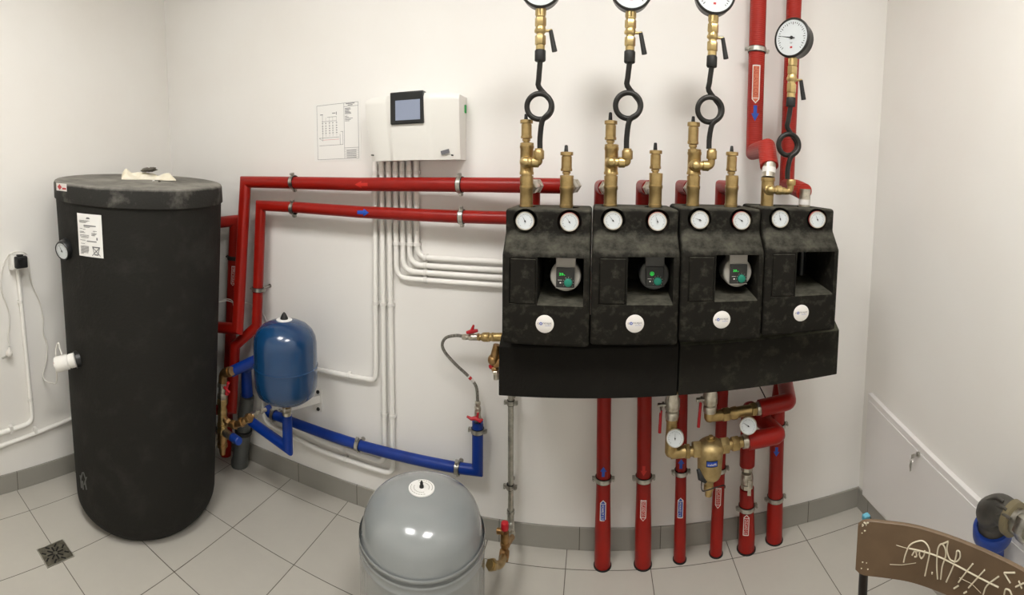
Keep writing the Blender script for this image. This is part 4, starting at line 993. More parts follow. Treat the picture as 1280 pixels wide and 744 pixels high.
# pipe 5: lower red piece, silver valve, red piece, ball valve, red elbow to the filter
x5a = at(930, 680, z=0).x; y5 = 1.785
z5a, z5b, z5c, z5d = [at(931, v, y=y5).z for v in (633, 610, 582, 568)]
xs5 = lambda z: x5a + (at(934, 560, y=y5).x - x5a) * z / .45
t5 = thing('insulated_pipe', (x5a, y5, 0), 'fifth red floor pipe from left, with silver valve in it', 'pipe', GF)
MB().tube([(x5a, y5, 0), (x5a, y5, .06), (xs5(z5a), y5, z5a)], [.035, .034, .029], 28).build('foam_sleeve', 'red', t5)
MB().tube([(xs5(z5a), y5, z5a + .001), (xs5(z5b), y5, z5b)], [.030, .030], 28).build('upper_sleeve', 'red', t5)
MB().lathe((x5a, y5, 0), (x5a, y5, 1), [(0, .040), (.004, .040), (.005, .032)], 28).build('floor_cuff', 'rubber', t5)
pipe_label(t5, (xs5(.13), y5, at(930, 657, y=y5 - .03).z), (0, 0, 1), .0335, 1, .024, .090, 'label_red', 'ZASILANIE C.O.', label='red and white flow label pointing up')
z_ = at(931, 634, y=y5).z; clamp((xs5(z_), y5, z_), (0, 0, 1), .0300, (xs5(z_), W, z_), 'steel clamp on fifth red floor pipe below the silver valve')
vt = thing('ball_valve', (xs5(z5b), y5, z5b), 'wet looking silver ball valve in the fifth red floor pipe', 'valve')
c5 = lambda z: (xs5(z), y5, z)
MB().hex(c5(z5b), c5(z5b + .022), .027, 8).lathe(c5(z5b + .02), c5(z5c - .015), [(0, .022), (.01, .026), (.03, .026), (.045, .022)], 24).hex(c5(z5c - .02), c5(z5c), .026, 8).build('body', 'nickel', vt)
MB().xf(frame(V(c5(z5b + .045)) - V((-.004, .026, 0)), (-.4, -1, 0))).hex((0, 0, 0), (0, 0, .014), .008).box((-.007, -.055, .010), (.007, .008, .014)).build('lever', 'nickel', vt)
# pipe 6
x6 = at(964, 668, z=0).x; y6 = 1.80
x6t = at(974, 540, y=y6).x
P6, f6 = floor_pipe(x6, y6, .0345, .0300, .60, .30, 'sixth and rightmost red floor pipe, blue label pointing down', xtop=x6t - .012)
lab(P6, f6, y6, 966, 650, .0325, -1, 'label_blue', 'POWRÓT C.O.', label='blue flow label pointing down'); arr(P6, f6, y6, 973, 565, .030, -1, 'arrow_blue')
clz(f6, y6, 966, 626, .0310, 'steel clamp on rightmost red floor pipe above its blue label')
clz(f6, y6, 976, 533, .0305, 'steel clamp at top of rightmost red floor pipe')

# ------------------------------------------------------------------ lower valves, filter
yl = 1.58
g = lambda u, v, y=yl: at(u, v, y=y)
def ball_valve(u, vt_, vb_, label, leftp, lv):
    a, b = g(u, vb_), g(u, vt_); x = (a.x + b.x) / 2; a = V((x, yl, a.z)); b = V((x, yl, b.z)); h = b.z - a.z
    t = thing('ball_valve', a, label, 'valve', 'silver ball valves with red levers under the manifold')
    MB().lathe(a, b, [(0, .020), (.0, .0225), (h*.12, .0225), (h*.14, .0195), (h*.28, .0195), (h*.34, .025), (h*.72, .025), (h*.78, .0205), (h, .0205)], 24).hex(a + V((0, 0, h*.0)), a + V((0, 0, h*.26)), .0245, 8).hex(a + V((0, 0, h*.36)), a + V((0, 0, h*.74)), .0265, 8).build('body', 'nickel', t)
    MB().hex(b - V((0, 0, .004)), b + V((0, 0, .014)), .0245, 8).cyl(b, b + V((0, 0, .04)), .018).build('top_nut', 'brass', t)
    sp = V((x, yl, a.z + h*.52))
    MB().cyl(sp, sp - V((.048, .004, 0)), .0065, seg=12).hex(sp - V((.030, .002, 0)), sp - V((.036, .002, 0)), .012).hex(sp - V((.044, .004, 0)), sp - V((.052, .004, 0)), .009).build('spindle', 'steel', t)
    q = sp - V((.044, .006, 0)); L0, L1, L2 = q + V((.002, 0, .004)), g(lv[0], lv[1]), g(lv[2], lv[3])
    mb = MB(); bar(mb, q + V((0, 0, .005)), L1, .004, .012); mb.build('lever', 'steel', t)
    MB().tube([L1 + V((0, -.001, .006)), L2], [.0052, .0058], 12).build('lever_grip', 'handle_red', t)['label'] = 'red lever grip'
    return t, a, b
v1, a1, b1 = ball_valve(840.5, 489, 523, 'left silver ball valve under the manifold, above the brass filter', None, (826, 515, 824.5, 541))
v2, a2, b2 = ball_valve(888, 483, 515, 'right silver ball valve under the manifold, above the brass filter', None, (876, 502, 873, 534))
def thermo(t_parent_label, c, look, r, needle, base):
    t = thing('thermometer', c, t_parent_label, 'thermometer', 'round dial thermometers below the manifold')
    look = V(look).normalized()
    MB().lathe(V(c) - look * .004, V(c) + look, [(0, r*.7), (.002, r), (.010, r), (.013, r*1.02), (.016, r), (.016, r*.9), (.014, r*.9)], 40).cyl(V(c) - look * .03, V(c) - look * .003, .008, seg=12).build('case', 'steel', t)
    mb = MB(); dial(mb, frame(V(c) + look * .0115, look), r * .9, needle, 8); mb.build('dial', ['dial', 'inkdark'], t)
# brass tee + elbow under valve 1
el = thing('brass_elbow', a1 - V((0, 0, .1)), 'brass tee and elbow leading from left silver valve into the brass filter', 'fitting')
z545, z567 = g(842, 548).z, g(842, 566).z
MB().lathe(V((a1.x, yl, a1.z)), V((a1.x, yl, 0)), [(0, .018), (.0, .0215), (.008, .0215), (.010, .0185), (a1.z - z567 - .03, .021), (a1.z - z567 - .01, .021)], 24).ball((a1.x, yl, z567 + .006), .0212, 18).build('upright', 'brass', el)
qx = g(861, 566).x
MB().cyl((a1.x, yl, z567), (qx - .012, yl, z567 + .002), .0205).hex((qx - .014, yl, z567 + .002), (qx + .002, yl, z567 + .002), .0265, 6).cyl((qx, yl, z567), (g(867, 566).x, yl, z567), .0175).build('side_arm', 'brass', el)
thermo('round thermometer on the brass tee left of the filter', g(844, 547, yl - .034), (-.2, -1, .25), .0300, 1.6, None)
# filter / dirt separator
fy = yl
sxp = g(888, 560).x; ztop, zbt = g(888, 545).z, g(888, 620).z
ft = thing('dirt_separator', (sxp, fy, zbt), 'cast brass filter bowl with small blue badge between the pipes', 'filter')
hh_ = ztop - zbt
zc_ = z567 + .002
MB().lathe((sxp, fy, zbt + hh_*.42 - .03), (sxp, fy, 9), [(0, .014), (.002, .028), (.010, .0375), (.020, .0415), (.03, .043), (hh_*.40, .0455), (hh_*.44, .0465), (hh_*.50, .0500), (hh_*.54, .0500), (hh_*.57, .0465), (hh_*.60, .042), (hh_*.64, .030), (hh_*.66, .018)], 48).build('bowl', 'brass_cast', ft)
zt0 = ztop
zk = zbt + hh_*.42 - .03 + hh_*.66
MB().cyl((sxp, fy, zk - .004), (sxp, fy, zk + .004), .017).hex((sxp, fy, zk + .003), (sxp, fy, zk + .012), .010).build('top_plug', 'brass_bright', ft)
zl_ = zbt + hh_*.42 - .026
MB().lathe((sxp, fy, zl_ + .02), (sxp, fy, -9), [(0, .020), (.03, .0195), (.045, .015), (.048, .0175), (.062, .0175), (.064, .013), (.085, .0125)], 24).build('drain_spigot', 'brass', ft)
zcy = z567 + .006
MB().hex((sxp - .064, fy, zcy), (sxp - .036, fy, zcy), .0300, 6).build('inlet_nut', 'brass_cast', ft)
MB().hex((sxp + .036, fy, zcy + .004), (sxp + .066, fy, zcy + .004), .0300, 6).build('outlet_nut', 'brass_cast', ft)
n_ = V((-sxp * .2, -1, 0)).normalized(); R7 = .0462; zz7 = g(888, 571).z
mp = cylmap((sxp, fy, zz7), (0, 0, 1), n_, R7); mb = MB(); sl = [-.0205 + .041*i/8 for i in range(9)]; fill(mb, mp, sl, [.0115]*9, [-.0115]*9, .0012); bdg = mb.build('badge', 'blackgloss', ft)
mb = MB(); fill(mb, mp, [-.0180 + .036*i/8 for i in range(9)], [.0090]*9, [-.0090]*9, .0018); mb.build('badge_field', 'label_blue', bdg)
mb = MB(); vs, fs = text_geo('caleffi'); mb.add([mp(x * .029, y * .0075 - .001, .0024) for x, y in vs], fs, False)
mb.build('lettering', 'label_white', bdg)
mb = MB()
q = [g(875, 590, fy - .02), g(876, 596, fy - .03), g(883, 602, fy - .035)]
mb.tube([V((sxp - .043, fy - .01, zl_ + .045)), V((sxp - .036, fy - .026, zl_ + .022)), V((sxp - .018, fy - .030, zl_ + .008))], [.008, .012, .008], 12)
mb.build('foam_scrap', 'rubber', ft)
MB().tube(smooth_path([g(877, 600, fy - .03), g(877.5, 613, fy - .03), g(884, 613, fy - .035), g(893, 610, fy - .03), g(905, 607, fy - .01), g(906, 610, fy)], 5), .0022, 8).build('cable_tie', 'rubber', ft)
# right side of the filter: brass union to red elbow
xo = g(912, 557).x
un = thing('brass_union', (sxp + .07, fy, zcy), 'brass union between the filter and the lower red elbow', 'fitting')
xe = g(928, 556).x
MB().cyl((sxp + .066, fy, zcy + .006), (sxp + .078, fy, zcy + .006), .019).hex((sxp + .078, fy, zcy + .006), (sxp + .104, fy, zcy + .008), .0275, 6).cyl((sxp + .104, fy, zcy + .008), (xe, fy, zcy + .010), .0185).build('nuts', 'brass', un)
MB().cyl((xe, fy, zcy + .010), (xe + .020, fy, zcy + .010), .024).build('coupling', 'nickel', un)
# lower red elbow (goes right, back, then down to the fifth pipe)
q1 = V((xe + .020, fy, zcy + .010)); q2 = V((g(977, 549).x, fy, zcy + .016))
q3 = V((xs5(.45) + .012, y5 - .02, zcy + .085)); 
pipe('insulated_elbow', rounded([q1, q2 - V((.012, 0, 0)), V((xs5(.45), y5, zcy + .03)), V((xs5(z5c), y5, z5c + .001))], .022, 4), .0315, 'red', 'lower fat red insulated elbow right of the brass filter', group='red insulated elbows by the right floor pipes', seg=28)
# upper: elbow from valve 2
z523 = g(890, 521).z
e2 = thing('brass_elbow', (a2.x, yl, z523), 'brass elbow and tee running right from the right silver valve', 'fitting')
MB().cyl((a2.x, yl, z523), (a2.x, yl, a2.z), .0205).ball((a2.x, yl, z523 + .002), .0208, 18).build('upright', 'brass', e2)
xA, xB, xC, xD = g(903, 520).x, g(911, 520).x, g(925, 518).x, g(945, 516).x
dz = .012
def zz_(x): return z523 + dz * (x - a2.x) / (xD - a2.x) + .0
MB().cyl((a2.x, yl, z523 + .002), (xA, yl, zz_(xA)), .0195).hex((xA, yl, zz_(xA)), (xB, yl, zz_(xB)), .0255, 6).cyl((xB, yl, zz_(xB)), (xD, yl, zz_(xD)), .0195).lathe((xB + .008, yl, zz_(xB)), (xD, yl, zz_(xD)), [(0, .021), (.01, .0225), (.02, .0225), (.021, .0195)], 24).hex((xD - .022, yl, zz_(xD)), (xD - .004, yl, zz_(xD)), .0255, 6).build('side_arm', 'brass', e2)
MB().cyl((xD, yl, zz_(xD)), (xD + .014, yl, zz_(xD)), .0240).build('coupling', 'nickel', e2)
thermo('round thermometer hanging from the upper brass arm at right', g(935.5, 531.5, yl - .036), (-.35, -1, .2), .0300, 2.6, None)
q1 = V((xD + .013, yl, zz_(xD))); q2 = V((g(985, 508).x, yl, zz_(xD) + .012))
pipe('insulated_elbow', rounded([q1, q2, V((x6t + .004, y6, zz_(xD) + .035)), V((x6t - .012, y6, .601))], .014, 4), .0310, 'red', 'upper fat red insulated elbow right of the round thermometer, kinked upward', group='red insulated elbows by the right floor pipes', seg=28)
# thin black cable under manifold
MB().tube(smooth_path([at(946, 474, y=1.70), at(950, 484, y=1.70), at(956, 496, y=1.68), at(958, 503, y=1.66)], 5), .0022, 8).build('sensor_cable', 'rubber', label='thin black cable dangling from the manifold cover above the upper red elbow', category='cable')

# ------------------------------------------------------------------ controller, paper
cy_ = W - .115
c00, c10, c11, c01 = at(455, 122, y=cy_), at(573, 114, y=cy_), at(572, 200, y=cy_), at(461, 200, y=cy_)
XA, XB, ZA, ZB_ = at(455, 122, y=cy_).x, at(573, 116, y=cy_).x, at(515, 200, y=cy_).z, at(515, 117, y=cy_).z
ct = thing('heating_controller', ((XA + XB)/2, W, ZA), 'white heating controller box with small screen on the back wall', 'controller')
wd, ht = XB - XA, ZB_ - ZA
def plate(mb, nx=60, nz=16):
    vs = []
    for j in range(nz + 1):
        for i in range(nx + 1):
            s_, t_ = i / nx, j / nz
            x = XA + wd * s_; ins = (.016 * (1 - t_) ** 1.5) * (1 if s_ < .5 else -.15) * abs(2*s_ - 1)
            z = ZA + ht * t_ - .010 * (abs(2*s_ - 1) ** 6) * (1 if t_ > .9 else 0)
            y = cy_ - .004 + .030 * max(0, (t_ - .0)) ** 1 * 0 + .028 * (1 - t_) ** 1.6 + .012 * abs(2*s_ - 1) ** 8 + .010 * max(0, (t_ - .94) / .06) ** 2
            y -= .007 * (min(1, max(0, (s_ - .25) / .04)) - min(1, max(0, (s_ - .66 - .03 * (1 - t_)) / .04)))
            vs.append((x + ins, y, z))
    n = len(vs)
    for k in range(n): vs.append((vs[k][0], W - .0005, vs[k][2]))
    fs = [(j*(nx+1)+i, j*(nx+1)+i+1, (j+1)*(nx+1)+i+1, (j+1)*(nx+1)+i) for j in range(nz) for i in range(nx)]
    loop = list(range(nx+1)) + [j*(nx+1)+nx for j in range(1, nz+1)] + [nz*(nx+1)+i for i in range(nx-1, -1, -1)] + [j*(nx+1) for j in range(nz-1, 0, -1)]
    for k in range(len(loop)): a, b = loop[k], loop[(k+1) % len(loop)]; fs.append((a, n + a, n + b, b))
    mb.add(vs, fs); return mb
MB_ = plate(MB()); MB_.build('housing', 'white_pl', ct)
s0, s1 = at(488.5, 134, y=cy_ - .006), at(530, 134, y=cy_ - .006); zt_, zb2 = at(509, 114.5, y=cy_ - .006).z, at(509, 155, y=cy_ - .006).z
bz = MB().box((s0.x, cy_ - .014, zb2), (s1.x, cy_ + .02, zt_)).build('bezel', 'blackgloss', ct, bevel=.004)
q0, q1 = at(494, 126, y=cy_ - .015), at(525, 149, y=cy_ - .015)
MB().box((q0.x, cy_ - .0150, q1.z), (q1.x, cy_ - .0135, q0.z)).build('screen', 'screen', bz)['label'] = 'grey glass screen'
for u in (465, 565): q = at(u, 194, y=cy_ + .014); MB().cyl((q.x, cy_ + .028, q.z), (q.x, cy_ + .010, q.z), .0028, seg=12).build('screw', 'inkdark', ct)
q = at(556, 190, y=cy_ + .01); MB().xf(frame((q.x, cy_ + .0145, q.z), (0, -1, .12), (-.25, 0, 1))).box((-.017, -.008, 0), (.017, .008, .001)).build('rating_sticker', 'ink', ct)
MB().box((XB - .004, W - .03, ZA + ht*.72), (XB + .0045, W - .015, ZA + ht*.84)).build('terminal', 'green_pl', ct)
pp = thing('wiring_diagram', (-1.1, W, 1.6), 'sheet of paper with printed diagram taped to wall beside the controller', 'paper')
X0, X1, Z0, Z1 = -1.230, -.984, 1.600, 1.862
MB().box((X0, W - .0016, Z0), (X1, W - .0004, Z1)).build('sheet', 'paper', pp)
mb = MB(); ww, hh2 = X1 - X0, Z1 - Z0
def ln(a, b, c, d, t_=.0007, m=0):
    xa_, za_, xb_, zb_ = X0 + a*ww, Z1 - b*hh2, X0 + c*ww, Z1 - d*hh2; mb.mat(m)
    if abs(a - c) > abs(b - d): mb.add([(xa_, W-.0019, za_-t_), (xb_, W-.0019, zb_-t_), (xb_, W-.0019, zb_+t_), (xa_, W-.0019, za_+t_)], [(0,1,2,3)], False)
    else: mb.add([(xa_-t_, W-.0019, za_), (xa_+t_, W-.0019, za_), (xb_+t_, W-.0019, zb_), (xb_-t_, W-.0019, zb_)], [(0,1,2,3)], False)
for l in [(.08,.04,.95,.04),(.08,.97,.95,.97),(.08,.04,.08,.97),(.95,.04,.95,.97),(.66,.04,.66,.97),(.66,.10,.95,.10),(.66,.79,.95,.79),(.12,.73,.63,.73),(.63,.51,.63,.73),(.58,.51,.63,.51),(.12,.60,.55,.60),(.12,.60,.20,.65),(.20,.2,.20,.65),
          (.18,.32,.5,.32),(.30,.25,.5,.25),(.57,.55,.57,.73)]: ln(*l)
ln(.2,.635,.55,.635,m=1)
for c in (.20, .27, .35, .42, .5):
    ln(c, .25, c, .58, .0004)
    for r in (.35, .40, .44, .48, .52): ln(c - .015, r, c + .015, r, .0012)
for l in [(.15,.2,.21,.2),(.41,.19,.48,.19),(.5,.17,.5,.22),(.70,.055,.88,.055),(.74,.08,.84,.08)]: ln(*l, .0016)
for i in range(6): ln(.68, .13 + i*.018, .68 + [.11,.12,.08,.1,.12,.13][i], .13 + i*.018, .0012)
for i in range(5): ln(.68, .26 + i*.02, .68 + [.05,.08,.16,.12,.09][i], .26 + i*.02, .0010)
for i in range(5): ln(.66, .82 + i*.03, .95, .82 + i*.03, .0004); ln(.70, .835 + i*.03, .9, .835 + i*.03, .0012)
mb.build('printing', ['ink', 'inkred'], pp)

# ------------------------------------------------------------------ white conduits
yc = W - .0165; rc = .0112
us = [469, 477.5, 486, 494.5, 503, 511.5, 520.5]
xs = [at(u, 235, y=yc).x for u in us]
ztopc = ZA - .0005
GCn = 'white conduits dropping from the controller'
def clip(parent, c, a):
    c = V(c); a = V(a).normalized(); MB().lathe(c - a * .007, c + a, [(0, rc + .0005), (0, rc + .0034), (.014, rc + .0034), (.014, rc + .0005)], 16, closed=True).box((c.x - rc - .0034 if abs(a.z) > .5 else c.x - .007, c.y, c.z - .007 if abs(a.z) > .5 else c.z - rc - .0034), (c.x + rc + .0034 if abs(a.z) > .5 else c.x + .007, W - .0003, c.z + .007 if abs(a.z) > .5 else c.z + rc + .0034)).build('clip', 'white_pl', parent)
zc1, zc2, zc3 = at(495, 216, y=yc).z, at(508, 305, y=yc).z, at(478, 380, y=yc).z
ordn = ['first', 'second', 'third', 'fourth', 'fifth', 'sixth', 'seventh']
zh = [None]*3 + [at(560, v, y=yc).z for v in (352, 342.5, 333.5, 323.5)]
xb_ = [None]*3 + [at(u, 330, y=yc).x for u in (494.5, 503, 511.5, 520.5)]
for k in range(7):
    x = xs[k]
    desc = ordn[k] + ' white conduit from left under the controller, ' + (['turning left above the blue vessel pipe', 'running down to the low left bend', 'running down to the lowest left bend'][k] if k < 3 else 'bending right to the pump groups')
    t = thing('conduit', (x, yc, 0), desc, 'conduit', GCn)
    if k >= 3:
        zz = zh[k] ; pts = rounded([(x, yc, ztopc), (x, yc, zz), (-.15, yc, zz - .004)], .055, 8)
        MB().tube(pts, rc, 14).build('tube', 'white_pvc', t)
        clip(t, (x, yc, zc1), (0, 0, 1)); clip(t, (x, yc, zc2), (0, 0, 1)); clip(t, (at(532, 335, y=yc).x, yc, zz), (1, 0, 0))
    elif k == 0:
        zz = at(455, 473, y=yc).z; q = at(397, 462, y=yc)
        MB().tube(rounded([(x, yc, ztopc), (x - .01, yc, zz), (q.x, yc, q.z)], .035, 6), rc, 14).build('tube', 'white_pvc', t)
        clip(t, (x, yc, zc1), (0, 0, 1)); clip(t, (x - .006, yc, zc3), (0, 0, 1)); qq = at(436, 470, y=yc); clip(t, on_line(V((x - .01, yc, zz)), q, qq.x), (1, 0, 0))
    else:
        vv_ = [0, 579, 590][k]; zz = at(480, vv_, y=yc).z; dx = [0, -.004, .004][k]
        q2_ = at(400, [0, 551, 563][k], y=yc); q3_ = at(330, [0, 513, 527][k], y=yc)
        q3_.x += .035 if k == 1 else 0; q4_ = V((q3_.x - .01, yc, .62))
        MB().tube(rounded([(x, yc, ztopc), (x + dx, yc, zz), (q2_.x, yc, q2_.z), (q3_.x, yc, q3_.z)] + [q4_], .045, 6), rc, 14).build('tube', 'white_pvc', t)
        clip(t, (x, yc, zc1), (0, 0, 1)); clip(t, (x + dx*.5, yc, zc3), (0, 0, 1)); clip(t, (x + dx*.8, yc, at(483, 519, y=yc).z), (0, 0, 1)); clip(t, on_line(V((x + dx, yc, zz)), q2_, at(432, 572, y=yc).x), (1, 0, 0))

# ------------------------------------------------------------------ left wall: socket, plug, conduits, cables
xl = XL
q = at(22, 327, x=xl + .03)
sk = thing('wall_socket', (xl, q.y, q.z), 'white surface socket box with black plug on the left wall', 'socket')
MB().box((xl + .0003, q.y - .040, q.z - .040), (xl + .045, q.y + .040, q.z + .040)).build('socket_box', 'white_pl', sk, bevel=.004)
MB().box((xl + .045, q.y - .030, q.z - .032), (xl + .052, q.y + .034, q.z + .034)).build('socket_face', 'white_pl', sk, bevel=.003)
pg = thing('power_adapter', (xl + .05, q.y, q.z), 'black square plug adapter sitting in the white wall socket', 'plug')
MB().box((xl + .0525, q.y - .028, q.z - .028), (xl + .085, q.y + .034, q.z + .030)).build('plug_body', 'rubber', pg, bevel=.006)
MB().box((xl + .0525, q.y - .014, q.z + .030), (xl + .075, q.y + .016, q.z + .038)).build('grip', 'rubber', pg, bevel=.002)
MB().cyl((xl + .085, q.y, q.z), (xl + .088, q.y, q.z), .018).build('face_ring', 'blackgloss', pg)
xcn = xl + .013; rcn = .0115
y_, zbq = q.y + .0, q.z - .040
qb = at(41, 528, x=xcn)
cd = thing('conduit', (xcn, q.y, .3), 'white conduit dropping from the wall socket and turning left', 'conduit')
ql = at(-30, 555, x=xcn)
MB().tube(rounded([V((xcn, y_ + .004, zbq)), V((xcn, qb.y, qb.z)), V((xcn, qb.y - .42, qb.z - .035))], .045, 8), rcn, 14).build('tube', 'white_pvc', cd)
for (u, v) in ((27, 377), (39, 499)):
    qq = at(u, v, x=xcn); MB().lathe((xcn, y_ + (qb.y - y_) * (zbq - qq.z) / (zbq - qb.z), qq.z - .007), (xcn, qb.y, 9), [(0, rcn + .003), (.014, rcn + .003)], 16).build('clip', 'white_pl', cd)
qq = at(14, 542, x=xcn); MB().box((xl + .0003, qq.y - .008, qb.z - .025 - .0), (xcn + rcn + .004, qq.y + .008, qb.z + .012)).build('clip', 'white_pl', cd)
q0, q1 = at(0, 558, x=xcn), at(88, 524, x=xcn)
t = thing('conduit', q0, 'long white conduit running level along the left wall behind the tank', 'conduit')
sl_ = (q1.z - q0.z) / (q1.y - q0.y)
MB().tube([(xcn, q0.y - .5, q0.z - .5 * sl_), (xcn, 1.80, q0.z + (1.80 - q0.y) * sl_)], .0105, 14).build('tube', 'white_pvc', t)
qq = at(44, 538, x=xcn); MB().box((xl + .0003, qq.y - .007, qq.z - .016), (xcn + .015, qq.y + .007, qq.z + .014)).build('clip', 'white_pl', t)
# cables
def cable(name, pts, r, label, cat='cable', mt='white_cable', n=8, build=True):
    return MB().tube(smooth_path(pts, n), r, 10).build(name, mt, label=label, category=cat)
Lw = lambda u, v, o=.012: at(u, v, x=xl + o)
c1 = cable('power_cable', [Lw(34, 318, .05), Lw(28, 315, .06), Lw(15, 316, .05), Lw(6, 328), Lw(1, 348), Lw(3, 366), Lw(11, 388), Lw(12, 405), Lw(10, 420), Lw(12, 432, .02)], .0035, 'white power cord looping left over the socket and hanging to a loose plug')
q = Lw(12, 440, .02)
ep = MB().tube([q + V((0, 0, .022)), q + V((0, 0, .010)), q, q - V((0, .004, .012)), q - V((0, .012, .020))], [.005, .010, .018, .019, .012], 14).build('plug_head', 'white_cable', c1)
MB().cyl(q + V((0, -.016, -.016)), q + V((0, -.045, -.024)), .0024, seg=8).cyl(q + V((.012, -.016, -.016)), q + V((.012, -.045, -.024)), .0024, seg=8).build('pins', 'steel', c1)
cable('power_cable', [Lw(35, 322, .055), Lw(37, 338, .04), Lw(40, 355), Lw(50, 378), Lw(54, 398), Lw(54, 415), Lw(59, 430), Lw(58, 450), Lw(54, 468), Lw(57, 476, .03), Lw(66, 479, .08), at(71, 477, y=HEADTOP.y), at(70, 455, y=HEADTOP.y - .01), at(70, 437, y=HEADTOP.y - .005), at(73, 429, y=HEADTOP.y), at(75, 436, y=HEADTOP.y), HEADTOP], .0036, 'white power cord from wall socket to the white heater head on the tank', 'cable')
# thin white cables behind tank
for k, (pts, lb) in enumerate([([(272, 379, 1.70), (282, 374, 1.72), (290, 376, 1.735), (292, 384, 1.75)], 'thin white cable wrapped round red pipe behind the tank, upper of three'),
                               ([(272, 379, 1.68), (284, 376, 1.71), (293, 381, 1.72), (293, 392, 1.73)], 'thin white cable wrapped round red pipe behind the tank, middle of three'),
                               ([(304, 377, 1.78), (312, 380, 1.82), (320, 384, 1.83), (330, 394, 1.84), (334, 405, 1.845)], 'thin white cable running from red pipe towards the small blue vessel')]):
    cable('sensor_cable', [at(u, v, y=y) for u, v, y in pts], .0022, lb)

# ------------------------------------------------------------------ floor drain
dx0, dx1, dy0, dy1 = -1.832, -1.728, .686, .802
fd = thing('floor_drain', ((dx0+dx1)/2, (dy0+dy1)/2, 0), 'square metal floor drain grate with slots in front of the black tank', 'drain')
MB().box((dx0, dy0, -.003), (dx1, dy1, .0025)).build('grate', 'drain', fd, bevel=.001)
MB().box((dx0 - .004, dy0 - .004, -.004), (dx1 + .004, dy0, .0032)).box((dx0 - .004, dy1, -.004), (dx1 + .004, dy1 + .004, .0032)).box((dx0 - .004, dy0, -.004), (dx0, dy1, .0032)).box((dx1, dy0, -.004), (dx1 + .004, dy1, .0032)).build('rim', 'steel', fd)
mb = MB(); cx_, cy2 = (dx0+dx1)/2, (dy0+dy1)/2
def slot(x, y, a, L, w_=.0035):
    c, s_ = cos(a), sin(a); old = mb.X; mb.xf(Matrix.Translation((x, y, .0027)) @ Matrix.Rotation(a, 4, 'Z')); mb.box((-L/2, -w_, 0), (L/2, w_, .0006)); mb.xf(old)
for k in range(8): a = k * pi/4; slot(cx_ + .023 * cos(a), cy2 + .023 * sin(a), a, .026)
for sx_ in (-1, 1):
    for sy_ in (-1, 1): slot(cx_ + sx_ * .040, cy2 + sy_ * .018, 0 + .8*sx_*sy_, .02); slot(cx_ + sx_ * .018, cy2 + sy_ * .044, .8*sx_*sy_, .02)
mb.build('slots', 'void', fd)

# ------------------------------------------------------------------ white cabinet low on right wall
cb0 = thing('manifold_cabinet', (XR, 1.2, .1), 'low white metal cabinet with keys in its lock on the right wall', 'cabinet')
cz0, cz1, cyb, cyf = .099, .555, 1.79, .30
ctop = lambda y: .588 - .165 * (1.81 - y)
def cab(x0, x1, y0, y1, z0, dz):
    return MB().add([(x, y, z) for x in (x0, x1) for y, z in ((y0, z0), (y1, z0), (y1, ctop(y1) - dz), (y0, ctop(y0) - dz))], [(0,3,2,1),(4,5,6,7),(0,1,5,4),(1,2,6,5),(2,3,7,6),(3,0,4,7)], False)
cab(XR - .022, XR - .0004, cyf, cyb, cz0, 0).build('cabinet_frame', 'door', cb0, bevel=.002)
cab(XR - .026, XR - .0222, cyf + .02, cyb - .012, cz0 + .012, .026).build('door', 'door', cb0, bevel=.001)
q = at(1148, 568, x=XR - .03)
lk = MB().cyl((XR - .0262, q.y, q.z), (XR - .036, q.y, q.z), .010, bev=.002).build('lock', 'steel', cb0)
ky = thing('key_ring', (XR - .045, q.y, q.z - .03), 'two small keys hanging from the lock of the white cabinet', 'keys')
MB().cyl((XR - .0365, q.y, q.z), (XR - .052, q.y, q.z), .0022, seg=8).box((XR - .066, q.y - .0012, q.z - .008), (XR - .050, q.y + .0012, q.z + .008)).build('key', 'steel', ky)
MB().torus(frame((XR - .062, q.y, q.z - .014), (0, 1, 0)), .009, .0009, 20, 6).build('ring', 'steel', ky)
MB().add([(XR - .068, q.y + .004, q.z - .022), (XR - .056, q.y + .012, q.z - .022), (XR - .054, q.y + .012, q.z - .036), (XR - .058, q.y + .010, q.z - .062), (XR - .064, q.y + .006, q.z - .062), (XR - .070, q.y + .004, q.z - .036)] +
         [(XR - .066, q.y + .002, q.z - .022), (XR - .054, q.y + .010, q.z - .022), (XR - .052, q.y + .010, q.z - .036), (XR - .056, q.y + .008, q.z - .062), (XR - .062, q.y + .004, q.z - .062), (XR - .068, q.y + .002, q.z - .036)],
         [(0,1,2,3,4,5), (11,10,9,8,7,6)] + [(i, 6+i, 6+(i+1) % 6, (i+1) % 6) for i in range(6)], False).build('key', 'steel', ky)

# ------------------------------------------------------------------ chair in the right foreground
ptsC = [at(u, v, z=.80) for u, v in [(1073, 650), (1105, 653), (1141, 658), (1176, 668), (1211, 681), (1245, 696), (1280, 714)]]
ptsC = smooth_path([V((p.x, p.y, 0)) for p in ptsC] + [V((ptsC[-1].x + .000, ptsC[-1].y - .055, 0)), V((ptsC[-1].x - .012, ptsC[-1].y - .10, 0))], 6)
zb0 = at(1075, 716, y=ptsC[0].y).z
ch = thing('chair', (.5, .45, 0), 'old wooden chair with scribbled curved plywood backrest in the foreground', 'chair')
def back_n(i):
    a, b = ptsC[max(0, i-1)], ptsC[min(len(ptsC)-1, i+1)]; d = (b - a).normalized(); n = V((-d.y, d.x, 0))
    return n if n.dot(V((-ptsC[i].x, -ptsC[i].y, 0))) > 0 else -n
th_ = .010; nC = len(ptsC); mb = MB(); rings = []
zb1 = at(1176, 742, y=.70).z
